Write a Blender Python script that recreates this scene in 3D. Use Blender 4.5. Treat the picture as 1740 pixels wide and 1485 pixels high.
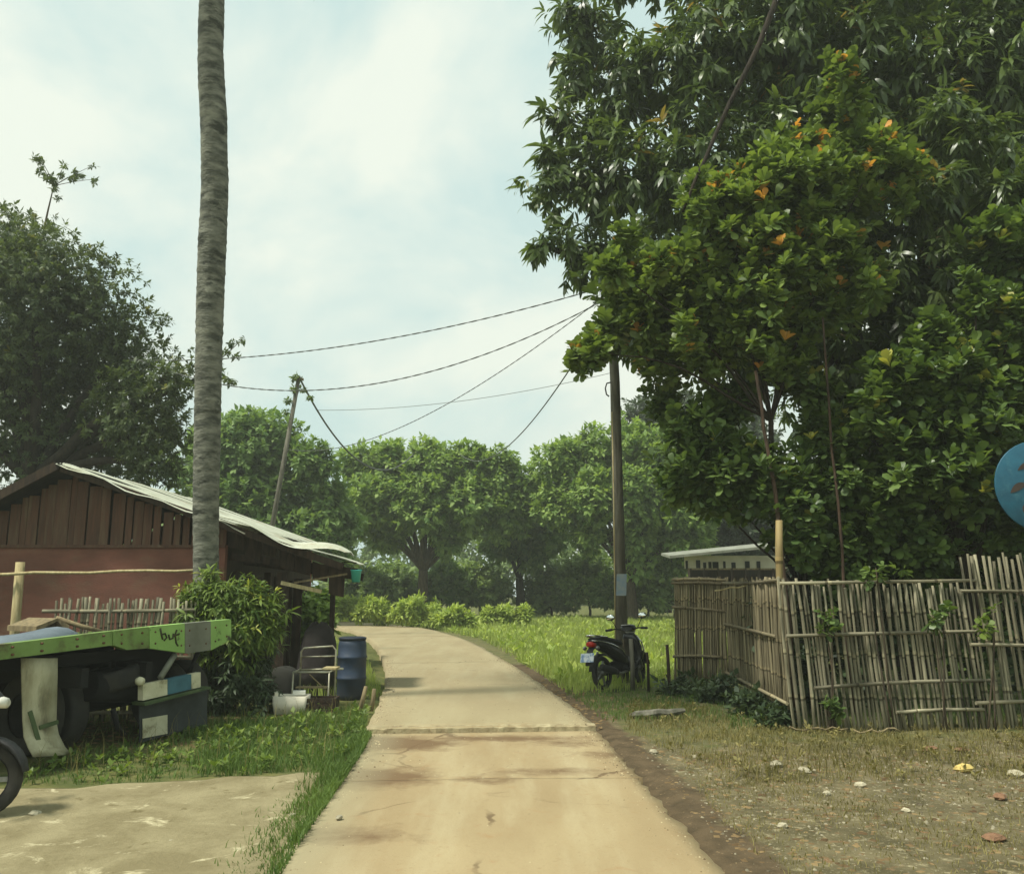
import bpy, math, random
import numpy as np
from mathutils import Vector, Matrix

for o in list(bpy.data.objects):
    bpy.data.objects.remove(o)
SC = bpy.context.scene
COL = SC.collection
R = math.radians
rnd = random.Random(7)
rng = np.random.default_rng(11)

# ------------------------------------------------------------------ camera
EYE, PITCH, FPX = 1.75, R(9.9), 1450.0
cam = bpy.data.cameras.new('camera')
cam.sensor_width = 36.0
cam.lens = 36.0 * FPX / 1740.0
cam.clip_start = 0.1
cam.clip_end = 3000.0
camo = bpy.data.objects.new('camera', cam)
camo.location = (0, 0, EYE)
camo.rotation_euler = (R(90) + PITCH, 0, 0)
COL.objects.link(camo)
SC.camera = camo

# ------------------------------------------------------------------ sky + sun
SUN_EL, SUN_AZ = R(60), R(-118)          # azimuth from +Y, negative = to the left
wd = bpy.data.worlds.new('World')
SC.world = wd
wd.use_nodes = True
wn, wl = wd.node_tree.nodes, wd.node_tree.links
wn.clear()
w_out = wn.new('ShaderNodeOutputWorld')
w_bg = wn.new('ShaderNodeBackground')
w_bg.inputs['Strength'].default_value = 0.10
sky = wn.new('ShaderNodeTexSky')
sky.sky_type = 'NISHITA'
sky.sun_disc = False
sky.sun_elevation = SUN_EL
sky.sun_rotation = SUN_AZ
sky.air_density = 1.1
sky.dust_density = 4.0
sky.ozone_density = 1.0
w_tc = wn.new('ShaderNodeTexCoord')
w_map = wn.new('ShaderNodeMapping')
w_map.inputs['Scale'].default_value = (1.0, 1.0, 1.5)
w_map.inputs['Location'].default_value = (3.7, 1.3, 0.2)
wl.new(w_tc.outputs['Generated'], w_map.inputs['Vector'])
w_nz = wn.new('ShaderNodeTexNoise')
w_nz.inputs['Scale'].default_value = 3.0
w_nz.inputs['Detail'].default_value = 7.0
w_nz.inputs['Roughness'].default_value = 0.54
w_nz.inputs['Distortion'].default_value = 0.35
wl.new(w_map.outputs['Vector'], w_nz.inputs['Vector'])
w_rp = wn.new('ShaderNodeValToRGB')
w_rp.color_ramp.elements[0].position = 0.40
w_rp.color_ramp.elements[0].color = (0.93, 0.93, 0.93, 1)
w_rp.color_ramp.elements[1].position = 0.62
w_rp.color_ramp.elements[1].color = (1, 1, 1, 1)
wl.new(w_nz.outputs['Fac'], w_rp.inputs['Fac'])
w_c2 = wn.new('ShaderNodeValToRGB')     # thin cloud to thick cloud: both pale
w_c2.color_ramp.elements[0].position = 0.42
w_c2.color_ramp.elements[0].color = (3.95, 5.05, 4.8, 1)
w_c2.color_ramp.elements[1].position = 0.60
w_c2.color_ramp.elements[1].color = (5.45, 5.85, 5.2, 1)
wl.new(w_nz.outputs['Fac'], w_c2.inputs['Fac'])
w_mx = wn.new('ShaderNodeMix')
w_mx.data_type = 'RGBA'
wl.new(w_rp.outputs['Color'], w_mx.inputs['Factor'])
wl.new(sky.outputs['Color'], w_mx.inputs['A'])
wl.new(w_c2.outputs['Color'], w_mx.inputs['B'])
wl.new(w_mx.outputs['Result'], w_bg.inputs['Color'])
wl.new(w_bg.outputs['Background'], w_out.inputs['Surface'])

sun = bpy.data.lights.new('sun', 'SUN')
sun.energy = 2.8
sun.angle = R(6)
sun.color = (1.0, 0.965, 0.86)
suno = bpy.data.objects.new('sun', sun)
sd = Vector((math.sin(SUN_AZ) * math.cos(SUN_EL), math.cos(SUN_AZ) * math.cos(SUN_EL), math.sin(SUN_EL)))
suno.rotation_euler = sd.to_track_quat('Z', 'Y').to_euler()
suno.location = sd * 60
COL.objects.link(suno)

SC.view_settings.view_transform = 'Standard'
SC.view_settings.look = 'None'
SC.view_settings.exposure = 0.72
SC.view_settings.gamma = 1.0
SC.view_settings.use_curve_mapping = False
SC.cycles.max_bounces = 6
SC.cycles.diffuse_bounces = 3
SC.cycles.transparent_max_bounces = 8

# ------------------------------------------------------------------ survey helpers (a photo point at a distance Y becomes a place)
CP, SP = math.cos(PITCH), math.sin(PITCH)
def ray(px, py):
    u, up = px - 870.0, 742.5 - py
    return Vector((u, FPX * CP - up * SP, FPX * SP + up * CP))
def P(px, py, d):
    r = ray(px, py)
    return Vector((0, 0, EYE)) + r * (d / r.y)
def G(px, py, z=0.0):
    r = ray(px, py)
    return Vector((0, 0, EYE)) + r * ((z - EYE) / r.z)
def ppm(d):
    return FPX / d          # photo pixels per metre, about

def lin(c):
    c = c / 255.0
    return c / 12.92 if c <= 0.04045 else ((c + 0.055) / 1.055) ** 2.4
def rgb(r, g, b, k=1.0):
    return (lin(r) * k, lin(g) * k, lin(b) * k, 1.0)

# ------------------------------------------------------------------ materials
def new_mat(name):
    m = bpy.data.materials.new(name)
    m.use_nodes = True
    n = m.node_tree.nodes
    return m, n, m.node_tree.links, n['Principled BSDF']

def mat(name, c1, c2=None, scale=6.0, rough=0.8, bump=0.0, bscale=None, stretch=(1, 1, 1), metal=0.0,
        vary=0.0, lo=0.35, hi=0.65, c3=None, scale3=1.5, lo3=0.5, hi3=0.7, spec=0.3, coord='Object', detail=6.0):
    """noise mix of c1 and c2, with patches of c3, a random shade for each object and some relief"""
    m, n, l, b = new_mat(name)
    b.inputs['Roughness'].default_value = rough
    b.inputs['Metallic'].default_value = metal
    b.inputs['Specular IOR Level'].default_value = spec
    c2 = c2 or c1
    tc = n.new('ShaderNodeTexCoord')
    mp = n.new('ShaderNodeMapping')
    mp.inputs['Scale'].default_value = stretch
    l.new(tc.outputs[coord], mp.inputs['Vector'])
    vec = mp.outputs['Vector']
    oi = n.new('ShaderNodeObjectInfo')
    if vary:
        add = n.new('ShaderNodeVectorMath')
        add.operation = 'ADD'
        comb = n.new('ShaderNodeMath')
        comb.operation = 'MULTIPLY'
        comb.inputs[1].default_value = 37.0
        l.new(oi.outputs['Random'], comb.inputs[0])
        l.new(vec, add.inputs[0])
        l.new(comb.outputs[0], add.inputs[1])
        vec = add.outputs[0]
    nz = n.new('ShaderNodeTexNoise')
    nz.inputs['Scale'].default_value = scale
    nz.inputs['Detail'].default_value = detail
    nz.inputs['Roughness'].default_value = 0.6
    l.new(vec, nz.inputs['Vector'])
    mr = n.new('ShaderNodeMapRange')
    mr.inputs['From Min'].default_value = lo
    mr.inputs['From Max'].default_value = hi
    l.new(nz.outputs['Fac'], mr.inputs['Value'])
    mx = n.new('ShaderNodeMix')
    mx.data_type = 'RGBA'
    mx.inputs['A'].default_value = c1
    mx.inputs['B'].default_value = c2
    l.new(mr.outputs['Result'], mx.inputs['Factor'])
    colr = mx.outputs['Result']
    if c3:
        nz3 = n.new('ShaderNodeTexNoise')
        nz3.inputs['Scale'].default_value = scale3
        nz3.inputs['Detail'].default_value = 8.0
        nz3.inputs['Roughness'].default_value = 0.65
        l.new(vec, nz3.inputs['Vector'])
        mr3 = n.new('ShaderNodeMapRange')
        mr3.inputs['From Min'].default_value = lo3
        mr3.inputs['From Max'].default_value = hi3
        l.new(nz3.outputs['Fac'], mr3.inputs['Value'])
        mx3 = n.new('ShaderNodeMix')
        mx3.data_type = 'RGBA'
        mx3.inputs['B'].default_value = c3
        l.new(mr3.outputs['Result'], mx3.inputs['Factor'])
        l.new(colr, mx3.inputs['A'])
        colr = mx3.outputs['Result']
    if vary:
        hs = n.new('ShaderNodeHueSaturation')
        vr = n.new('ShaderNodeMapRange')
        vr.inputs['To Min'].default_value = 1.0 - vary
        vr.inputs['To Max'].default_value = 1.0 + vary
        l.new(oi.outputs['Random'], vr.inputs['Value'])
        l.new(vr.outputs['Result'], hs.inputs['Value'])
        l.new(colr, hs.inputs['Color'])
        colr = hs.outputs['Color']
    l.new(colr, b.inputs['Base Color'])
    if bump:
        bz = n.new('ShaderNodeTexNoise')
        bz.inputs['Scale'].default_value = bscale or scale * 3
        bz.inputs['Detail'].default_value = 8.0
        l.new(vec, bz.inputs['Vector'])
        bp = n.new('ShaderNodeBump')
        bp.inputs['Strength'].default_value = bump
        bp.inputs['Distance'].default_value = 0.02
        l.new(bz.outputs['Fac'], bp.inputs['Height'])
        l.new(bp.outputs['Normal'], b.inputs['Normal'])
    return m

def leaf_mat(name, dark, light, young=None, rough=0.45, trans=0.25, spec=0.4):
    """leaf colour: each leaf its own shade (attribute rnd), tips marked by attribute young another colour"""
    m, n, l, b = new_mat(name)
    at = n.new('ShaderNodeAttribute')
    at.attribute_name = 'rnd'
    mx = n.new('ShaderNodeMix')
    mx.data_type = 'RGBA'
    mx.inputs['A'].default_value = dark
    mx.inputs['B'].default_value = light
    l.new(at.outputs['Fac'], mx.inputs['Factor'])
    colr = mx.outputs['Result']
    if young:
        ay = n.new('ShaderNodeAttribute')
        ay.attribute_name = 'young'
        mx2 = n.new('ShaderNodeMix')
        mx2.data_type = 'RGBA'
        mx2.inputs['B'].default_value = young
        l.new(ay.outputs['Fac'], mx2.inputs['Factor'])
        l.new(colr, mx2.inputs['A'])
        colr = mx2.outputs['Result']
    b.inputs['Roughness'].default_value = rough
    b.inputs['Specular IOR Level'].default_value = spec
    l.new(colr, b.inputs['Base Color'])
    tr = n.new('ShaderNodeBsdfTranslucent')
    gm = n.new('ShaderNodeMix')
    gm.data_type = 'RGBA'
    gm.blend_type = 'MULTIPLY'
    gm.inputs['Factor'].default_value = 1.0
    gm.inputs['B'].default_value = (1.5, 1.5, 0.7, 1)
    l.new(colr, gm.inputs['A'])
    l.new(gm.outputs['Result'], tr.inputs['Color'])
    ms = n.new('ShaderNodeMixShader')
    ms.inputs['Fac'].default_value = trans
    l.new(b.outputs['BSDF'], ms.inputs[1])
    l.new(tr.outputs['BSDF'], ms.inputs[2])
    l.new(ms.outputs['Shader'], n['Material Output'].inputs['Surface'])
    return m

# ------------------------------------------------------------------ mesh collector
class MB:
    def __init__(s):
        s.v, s.f, s.m, s.sm = [], [], [], []
    def add(s, vs, fs, mi=0, smooth=False):
        o = len(s.v)
        s.v += [tuple(v) for v in vs]
        for f in fs:
            s.f.append(tuple(i + o for i in f))
            s.m.append(mi)
            s.sm.append(smooth)
        return s
    def box(s, c, size, rot=None, mi=0, taper=1.0):
        hx, hy, hz = size[0] / 2, size[1] / 2, size[2] / 2
        vs = []
        for z, k in ((-hz, 1.0), (hz, taper)):
            for x, y in ((-hx, -hy), (hx, -hy), (hx, hy), (-hx, hy)):
                p = Vector((x * k, y * k, z))
                if rot is not None:
                    p = rot @ p
                vs.append(p + Vector(c))
        return s.add(vs, [(3, 2, 1, 0), (4, 5, 6, 7), (0, 1, 5, 4), (1, 2, 6, 5), (2, 3, 7, 6), (3, 0, 4, 7)], mi)
    def tube(s, pts, rad, seg=8, mi=0, cap=True, flat=1.0, smooth=True):
        pts = [Vector(p) for p in pts]
        if not hasattr(rad, '__len__'):
            rad = [rad] * len(pts)
        n = len(pts)
        vs, fs = [], []
        t0 = (pts[1] - pts[0]).normalized()
        ref = Vector((0, 0, 1)) if abs(t0.z) < 0.9 else Vector((0, 1, 0))
        a = t0.cross(ref).normalized()
        for i in range(n):
            t = (pts[min(i + 1, n - 1)] - pts[max(i - 1, 0)]).normalized()
            a = (a - t * a.dot(t)).normalized()
            b = t.cross(a)
            for k in range(seg):
                an = 2 * math.pi * k / seg
                vs.append(pts[i] + (a * math.cos(an) + b * math.sin(an) * flat) * rad[i])
        for i in range(n - 1):
            for k in range(seg):
                k2 = (k + 1) % seg
                fs.append((i * seg + k, i * seg + k2, (i + 1) * seg + k2, (i + 1) * seg + k))
        s.add(vs, fs, mi, smooth)
        if cap:
            o = len(s.v) - len(vs)
            s.f += [tuple(o + k for k in range(seg))[::-1], tuple(o + (n - 1) * seg + k for k in range(seg))]
            s.m += [mi, mi]
            s.sm += [False, False]
        return s
    def lathe(s, prof, c=(0, 0, 0), seg=20, axis='Z', mi=0, rot=None, smooth=True):
        vs, fs = [], []
        for r, h in prof:
            for k in range(seg):
                an = 2 * math.pi * k / seg
                p = Vector((r * math.cos(an), r * math.sin(an), h))
                if axis == 'Y':
                    p = Vector((p.x, p.z, p.y))
                elif axis == 'X':
                    p = Vector((p.z, p.x, p.y))
                if rot is not None:
                    p = rot @ p
                vs.append(p + Vector(c))
        for i in range(len(prof) - 1):
            for k in range(seg):
                k2 = (k + 1) % seg
                fs.append((i * seg + k, i * seg + k2, (i + 1) * seg + k2, (i + 1) * seg + k))
        return s.add(vs, fs, mi, smooth)
    def prism(s, poly, vec, mi=0):
        """a flat polygon given as 3-D points, extruded along vec"""
        n = len(poly)
        vec = Vector(vec)
        vs = [Vector(p) for p in poly] + [Vector(p) + vec for p in poly]
        fs = [tuple(range(n))[::-1], tuple(range(n, 2 * n))]
        fs += [(i, (i + 1) % n, n + (i + 1) % n, n + i) for i in range(n)]
        return s.add(vs, fs, mi)
    def loft(s, rings, mi=0, cap=True, smooth=True):
        n = len(rings[0])
        vs = [p for r in rings for p in r]
        fs = []
        for i in range(len(rings) - 1):
            for k in range(n):
                k2 = (k + 1) % n
                fs.append((i * n + k, i * n + k2, (i + 1) * n + k2, (i + 1) * n + k))
        s.add(vs, fs, mi, smooth)
        if cap:
            o = len(s.v) - len(vs)
            s.f += [tuple(o + k for k in range(n))[::-1], tuple(o + (len(rings) - 1) * n + k for k in range(n))]
            s.m += [mi, mi]
            s.sm += [False, False]
        return s
    def mesh(s, name, mats):
        me = bpy.data.meshes.new(name)
        me.from_pydata([tuple(v) for v in s.v], [], s.f)
        if not isinstance(mats, (list, tuple)):
            mats = [mats]
        for m in mats:
            me.materials.append(m)
        me.polygons.foreach_set('material_index', s.m)
        me.polygons.foreach_set('use_smooth', s.sm)
        me.update()
        return me
    def build(s, name, mats, parent=None):
        return link(name, s.mesh(name, mats), parent)

def link(name, me, parent=None):
    o = bpy.data.objects.new(name, me)
    COL.objects.link(o)
    if parent is not None:
        o.parent = parent
    return o
def tag(o, label=None, cat=None, group=None, kind=None):
    if label: o['label'] = label
    if cat: o['category'] = cat
    if group: o['group'] = group
    if kind: o['kind'] = kind
    return o
def thing(name, label, cat, loc=(0, 0, 0), rotz=0.0, group=None):
    o = bpy.data.objects.new(name, None)
    o.empty_display_size = 0.2
    COL.objects.link(o)
    o.location = loc
    o.rotation_euler = (0, 0, rotz)
    return tag(o, label, cat, group)
def copy_tree(o, parent=None):
    c = o.copy()
    COL.objects.link(c)
    c.parent = parent
    for ch in list(o.children):
        copy_tree(ch, c)
    return c

def np_mesh(name, V, F, mat_, attrs=None, smooth=False):
    """V (n,3), F (m,k) with k 3 or 4"""
    V = np.ascontiguousarray(V, dtype=np.float32)
    F = np.ascontiguousarray(F, dtype=np.int32)
    me = bpy.data.meshes.new(name)
    m, k = F.shape
    me.vertices.add(len(V))
    me.vertices.foreach_set('co', V.ravel())
    me.loops.add(m * k)
    me.loops.foreach_set('vertex_index', F.ravel())
    me.polygons.add(m)
    me.polygons.foreach_set('loop_start', np.arange(0, m * k, k, dtype=np.int32))
    me.polygons.foreach_set('loop_total', np.full(m, k, dtype=np.int32))
    for an, av in (attrs or {}).items():
        a = me.attributes.new(an, 'FLOAT', 'POINT')
        a.data.foreach_set('value', np.ascontiguousarray(av, dtype=np.float32))
    me.materials.append(mat_)
    me.update(calc_edges=True)
    if smooth:
        me.polygons.foreach_set('use_smooth', np.ones(m, dtype=bool))
    return me

def norm(a):
    return a / (np.linalg.norm(a, axis=-1, keepdims=True) + 1e-9)

# ------------------------------------------------------------------ foliage
def T_lance(droop=0.25, w=0.24):        # long pointed leaf
    x = [0, .3, .3, .7, .7, 1.0]
    y = [0, w * .5, -w * .5, w * .42, -w * .42, 0]
    V = np.array([[x[i], y[i], -droop * x[i] ** 2 + (0.03 if y[i] else 0)] for i in range(6)])
    F = np.array([[0, 2, 1], [1, 2, 4], [1, 4, 3], [3, 4, 5]])
    return V, F
def T_obov(droop=0.10, w=0.55):         # rounded leaf, broad towards its tip
    pts = [(0, 0), (.35, .30), (.35, -.30), (.72, .5), (.72, -.5), (.95, .27), (.95, -.27)]
    V = np.array([[x, y * w, -droop * x * x + abs(y) * .16] for x, y in pts])
    F = np.array([[0, 2, 1], [1, 2, 4], [1, 4, 3], [3, 4, 6], [3, 6, 5]])
    return V, F
def T_small(w=0.42):
    V = np.array([[0, 0, 0], [.5, w * .5, .04], [.5, -w * .5, .04], [1, 0, -.05]])
    F = np.array([[0, 2, 1], [1, 2, 3]])
    return V, F

def place_leaves(tmpl, pos, tdir, ndir, size, r1, young=None):
    V0, F0 = tmpl
    t = norm(tdir)
    n_ = ndir - t * np.sum(ndir * t, axis=1, keepdims=True)
    n_ = norm(n_ + 1e-6)
    s_ = np.cross(n_, t)
    N, k = len(pos), len(V0)
    V = pos[:, None, :] + size[:, None, None] * (V0[None, :, 0:1] * t[:, None, :] + V0[None, :, 1:2] * s_[:, None, :] + V0[None, :, 2:3] * n_[:, None, :])
    F = (F0[None] + (np.arange(N) * k)[:, None, None]).reshape(-1, F0.shape[1])
    at = {'rnd': np.repeat(r1, k)}
    if young is not None:
        at['young'] = np.repeat(young, k)
    return V.reshape(-1, 3), F, at

def rosettes(C, A, k, size, spread=1.1, droop=0.35, seed=0):
    """k leaves round each tip C with axis A; returns per-leaf position, direction, normal, size, rosette index"""
    g = np.random.default_rng(seed)
    n = len(C)
    A = norm(A)
    ref = norm(g.normal(size=(n, 3)))
    U = norm(np.cross(A, ref))
    W = np.cross(A, U)
    ph = (np.arange(k) * 2.4)[None, :] + g.uniform(0, 6.28, (n, 1)) + g.normal(0, .25, (n, k))
    be = spread * (0.35 + 0.75 * (np.arange(k) / k)[None, :] + g.normal(0, .14, (n, k)))
    d = (A[:, None, :] * np.cos(be)[..., None] + (U[:, None, :] * np.cos(ph)[..., None] + W[:, None, :] * np.sin(ph)[..., None]) * np.sin(be)[..., None])
    d[..., 2] -= droop * (0.5 + g.uniform(0, .9, (n, k)))
    d = norm(d).reshape(-1, 3)
    back = (np.arange(k) / k)[None, :, None] * A[:, None, :] * (-0.55) * np.asarray(size).reshape(-1, 1, 1)
    pos = (C[:, None, :] + back).reshape(-1, 3)
    nrm = np.repeat(A, k, axis=0) * 0.6 + np.array([0, 0, 0.8])
    nrm = nrm + g.normal(0, .25, nrm.shape)
    sz = np.repeat(np.broadcast_to(np.asarray(size), (n,)), k) * g.uniform(.5, 1.2, n * k)
    return pos, d, nrm, sz, np.repeat(np.arange(n), k)

def blob_points(blobs, n, shell=0.4, seed=0, up=0.3, bumps=0.18):
    """blobs: (x,y,z,rx,ry,rz[,weight]) ; points through their outer volume with outward axes"""
    g = np.random.default_rng(seed)
    B = np.array([b[:6] for b in blobs], float)
    w = np.array([(b[6] if len(b) > 6 else 1.0) for b in blobs]) * (B[:, 3] * B[:, 4] * B[:, 5]) ** 0.72
    i = g.choice(len(B), n, p=w / w.sum())
    d = norm(g.normal(size=(n, 3)))
    wob = 1 + bumps * (np.sin(d[:, 0] * 5 + i * 1.7) + np.sin(d[:, 1] * 6 + i) + np.sin(d[:, 2] * 5 - i * 2.1)) / 1.6
    r = g.uniform(0, 1, n) ** shell * wob
    C = B[i, :3] + d * B[i, 3:6] * r[:, None]
    A = d + np.array([0, 0, up]) + g.normal(0, .35, (n, 3))
    return C, A, i

def crown(name, parent, tmpl, mat_, C, A, k, size, spread=1.1, droop=0.35, young_p=0.0, seed=1, solo=0, ctr=None):
    g = np.random.default_rng(seed + 99)
    size = size * g.uniform(.8, 1.2, len(C))
    pos, d, nr, sz, idx = rosettes(C, A, k, size, spread, droop, seed)
    rr = np.clip(g.uniform(0, 1, len(C))[idx] * .55 + g.uniform(0, 1, len(idx)) * .45, 0, 1)
    yg = None
    if young_p:
        up_ = norm(A)[:, 2]
        yr = ((g.uniform(0, 1, len(C)) < young_p * 3.2) & (up_ > .72)).astype(float)
        inner = (np.tile(np.arange(k), len(C)) < k * .55)
        yg = yr[idx] * inner * g.uniform(.6, 1, len(idx))
    if solo:        # the leaves that show largest are leaves of their own
        sc_ = sz / (pos[:, 1] - pos[:, 1].min() + 4.0) + .03 * rr
        pick = np.argsort(-sc_)[:solo * 5]
        pick = g.choice(pick, solo, replace=False)
        mes = []
        for q in range(5):
            for yq in (0.0, .85):
                n0 = len(tmpl[0])
                mes.append(np_mesh('leaf', tmpl[0], tmpl[1], mat_, {'rnd': np.full(n0, .1 + .2 * q), 'young': np.full(n0, yq)}))
        for j in pick:
            t_ = Vector(d[j]).normalized()
            n_ = Vector(nr[j]); n_ = (n_ - t_ * n_.dot(t_)).normalized()
            s_ = n_.cross(t_)
            lf = link('leaf', mes[min(4, int(rr[j] * 5)) * 2 + (1 if yg is not None and yg[j] > .3 else 0)], parent)
            lf.matrix_local = Matrix.Translation(Vector(pos[j])) @ Matrix((t_, s_, n_)).transposed().to_4x4() @ Matrix.Scale(float(sz[j]), 4)
        mk = np.ones(len(pos), bool); mk[pick] = False
        pos, d, nr, sz, rr = pos[mk], d[mk], nr[mk], sz[mk], rr[mk]
        if yg is not None: yg = yg[mk]
    V, F, at = place_leaves(tmpl, pos, d, nr, sz, rr, yg)
    o = link(name, np_mesh(name, V, F, mat_, at), parent)
    o['kind'] = 'stuff'
    return o

def limb(parent, name, pts, r0, r1, mat_, seg=8, wob=0.0, n=8):
    pts = [Vector(p) for p in pts]
    out = []
    for i in range(len(pts) - 1):
        m = max(2, n // (len(pts) - 1))
        for k in range(m):
            out.append(pts[i].lerp(pts[i + 1], k / m))
    out.append(pts[-1])
    # soften
    for _ in range(2):
        out = [out[0]] + [(out[i - 1] + out[i] * 2 + out[i + 1]) / 4 for i in range(1, len(out) - 1)] + [out[-1]]
    if wob:
        out = [out[0]] + [p + Vector((rnd.uniform(-wob, wob), rnd.uniform(-wob, wob), rnd.uniform(-wob, wob))) for p in out[1:-1]] + [out[-1]]
    rad = [r0 + (r1 - r0) * i / (len(out) - 1) for i in range(len(out))]
    return MB().tube(out, rad, seg).build(name, mat_, parent)

def grass(name, pts, h0, h1, width, mat_, seed=0, lean=0.5, label=None, tufts=0):
    """blades standing on pts (n,3)"""
    g = np.random.default_rng(seed)
    n = len(pts)
    cl = .5 + .5 * np.clip(vnoise(pts[:, 0], pts[:, 1], 3.1, seed) + .6 * vnoise(pts[:, 0], pts[:, 1], 9.0, seed + 3), -1, 1)
    h = (h0 + (h1 - h0) * cl * g.uniform(.35, 1.15, n))
    an = g.uniform(0, 6.28, n)
    side = np.stack([np.cos(an), np.sin(an), np.zeros(n)], 1)
    la = g.uniform(0, 6.28, n)
    ld = np.stack([np.cos(la), np.sin(la), np.zeros(n)], 1) * (g.uniform(0.05, lean, n) * h)[:, None]
    w = width * g.uniform(.6, 1.3, n)
    up = np.array([0, 0, 1.0])
    V = np.empty((n, 5, 3))
    V[:, 0] = pts - side * w[:, None] / 2
    V[:, 1] = pts + side * w[:, None] / 2
    mid = pts + ld * .35 + up * (h * .6)[:, None]
    V[:, 2] = mid - side * w[:, None] * .36
    V[:, 3] = mid + side * w[:, None] * .36
    V[:, 4] = pts + ld + up * (h * .95)[:, None]
    F0 = np.array([[0, 1, 3], [0, 3, 2], [2, 3, 4]])
    F = (F0[None] + (np.arange(n) * 5)[:, None, None]).reshape(-1, 3)
    o = link(name, np_mesh(name, V.reshape(-1, 3), F, mat_, {'rnd': np.repeat(np.clip(.5 * g.uniform(0, 1, n) + .5 * (.5 + .7 * vnoise(pts[:, 0], pts[:, 1], 1.7, seed + 7)), 0, 1), 5)}))
    return tag(o, label, 'grass', None, 'stuff')

def in_poly(poly, x, y):
    inside = np.zeros(len(x), bool)
    n = len(poly)
    for i in range(n):
        x1, y1 = poly[i][0], poly[i][1]
        x2, y2 = poly[(i + 1) % n][0], poly[(i + 1) % n][1]
        c = ((y1 > y) != (y2 > y)) & (x < (x2 - x1) * (y - y1) / (y2 - y1 + 1e-12) + x1)
        inside ^= c
    return inside
def scatter(poly, dens, seed=0, clump=0.0):
    g = np.random.default_rng(seed)
    xs = [p[0] for p in poly]; ys = [p[1] for p in poly]
    n = int((max(xs) - min(xs)) * (max(ys) - min(ys)) * dens)
    x = g.uniform(min(xs), max(xs), n); y = g.uniform(min(ys), max(ys), n)
    k = in_poly(poly, x, y)
    if clump:
        f = np.sin(x * 1.9 + 1) * np.sin(y * 1.3 + .7) + .6 * np.sin(x * 4.3 + y * 2.1) + .5 * np.sin(y * 5.7 - x * 3.1) + .4 * np.sin(x * 11 + 2) * np.sin(y * 9)
        k &= g.uniform(-1.6, 1.6, n) < f + clump
    x, y = x[k], y[k]
    return np.stack([x, y, ground_z(x, y)], 1)

# ------------------------------------------------------------------ ground
RC = [(0.70, -8), (.29, 0), (-.10, 5.6), (-.36, 10.6), (-1.10, 17), (-2.25, 24), (-3.35, 29), (-5.2, 35), (-8.2, 39.3), (-14, 42.5), (-25, 44.5), (-60, 46)]
def smooth_line(pts, step=0.5):
    P_ = [np.array(p, float) for p in pts]
    out = []
    for i in range(len(P_) - 1):
        p0, p1, p2, p3 = P_[max(i - 1, 0)], P_[i], P_[i + 1], P_[min(i + 2, len(P_) - 1)]
        m = max(2, int(np.linalg.norm(p2 - p1) / step))
        for k in range(m):
            t = k / m
            out.append(.5 * ((2 * p1) + (-p0 + p2) * t + (2 * p0 - 5 * p1 + 4 * p2 - p3) * t * t + (-p0 + 3 * p1 - 3 * p2 + p3) * t ** 3))
    out.append(P_[-1])
    return np.array(out)
RL = smooth_line(RC, 0.25)
RT = norm(np.gradient(RL, axis=0))
RNm = np.stack([RT[:, 1], -RT[:, 0]], 1)          # to the right
RW = np.interp(RL[:, 1], [0, 10, 17, 29, 60], [2.72, 2.70, 2.62, 3.0, 3.2]) / 2
def road_dist(x, y):
    """signed side distance from the road's edge (minus inside) and the side (+ right)"""
    x = np.asarray(x, float); y = np.asarray(y, float)
    shp = x.shape
    x = x.ravel(); y = y.ravel()
    best = np.full(len(x), 1e9); sgn = np.ones(len(x))
    sub = slice(0, len(RL), 3)
    L, Nn, W = RL[sub], RNm[sub], RW[sub]
    for i in range(0, len(x), 20000):
        dx = x[i:i + 20000, None] - L[None, :, 0]
        dy = y[i:i + 20000, None] - L[None, :, 1]
        d2 = dx * dx + dy * dy
        j = d2.argmin(1)
        k = np.arange(len(j))
        best[i:i + 20000] = np.sqrt(d2[k, j]) - W[j]
        sgn[i:i + 20000] = np.sign(dx[k, j] * Nn[j, 0] + dy[k, j] * Nn[j, 1])
    return best.reshape(shp), sgn.reshape(shp)
def vnoise(x, y, s=1.0, seed=0):
    x = np.asarray(x) * s; y = np.asarray(y) * s
    v = 0
    for k, (a, b, c, w) in enumerate([(1.0, .31, .3, 1), (-.42, 1.13, 1.7, 1), (1.9, 1.2, 2.2, .6), (-2.3, 1.7, .4, .5), (3.7, -2.9, 1.1, .3), (4.1, 3.3, 2.9, .3)]):
        v = v + w * np.sin(a * x + b * y + c + seed * (k + 1.3))
    return v / 3.7
def ground_z(x, y):
    x = np.asarray(x, float); y = np.asarray(y, float)
    d, s = road_dist(x, y)
    z = 0.03 * vnoise(x, y, 1.3) + 0.015 * vnoise(x, y, 5.1, 2)
    k = np.clip(d / 1.2, 0, 1)
    far = np.clip((60 - np.abs(y)) / 30, 0, 1)
    return np.where(d < 0.1, -0.05, z * k * far)

# ------------------------------------------------------------------ shared materials
M = {}
M['palm'] = mat('palm_bark', rgb(136, 136, 122), rgb(70, 72, 64), 3.5, .9, .9, 12, (1, 1, 2.6), c3=rgb(58, 60, 52), scale3=2.2, lo3=.55, hi3=.64)
M['bark'] = mat('bark', rgb(96, 84, 66), rgb(52, 46, 38), 5, .95, .8, 20, (3, 3, .7))
M['bark_dark'] = mat('bark_dark', rgb(58, 50, 40), rgb(34, 30, 26), 5, .95, .6, 20, (3, 3, .7))
M['bark_red'] = mat('bark_red', rgb(84, 66, 52), rgb(58, 48, 40), 5, .95, .6, 20, (3, 3, .7))
M['tin'] = mat('roofing_tin', rgb(206, 208, 190), rgb(176, 176, 152), 3, .5, .15, 20, (1, 1, 1), metal=.25, c3=rgb(150, 118, 78), scale3=1.6, lo3=.58, hi3=.74, vary=.06)
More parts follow.
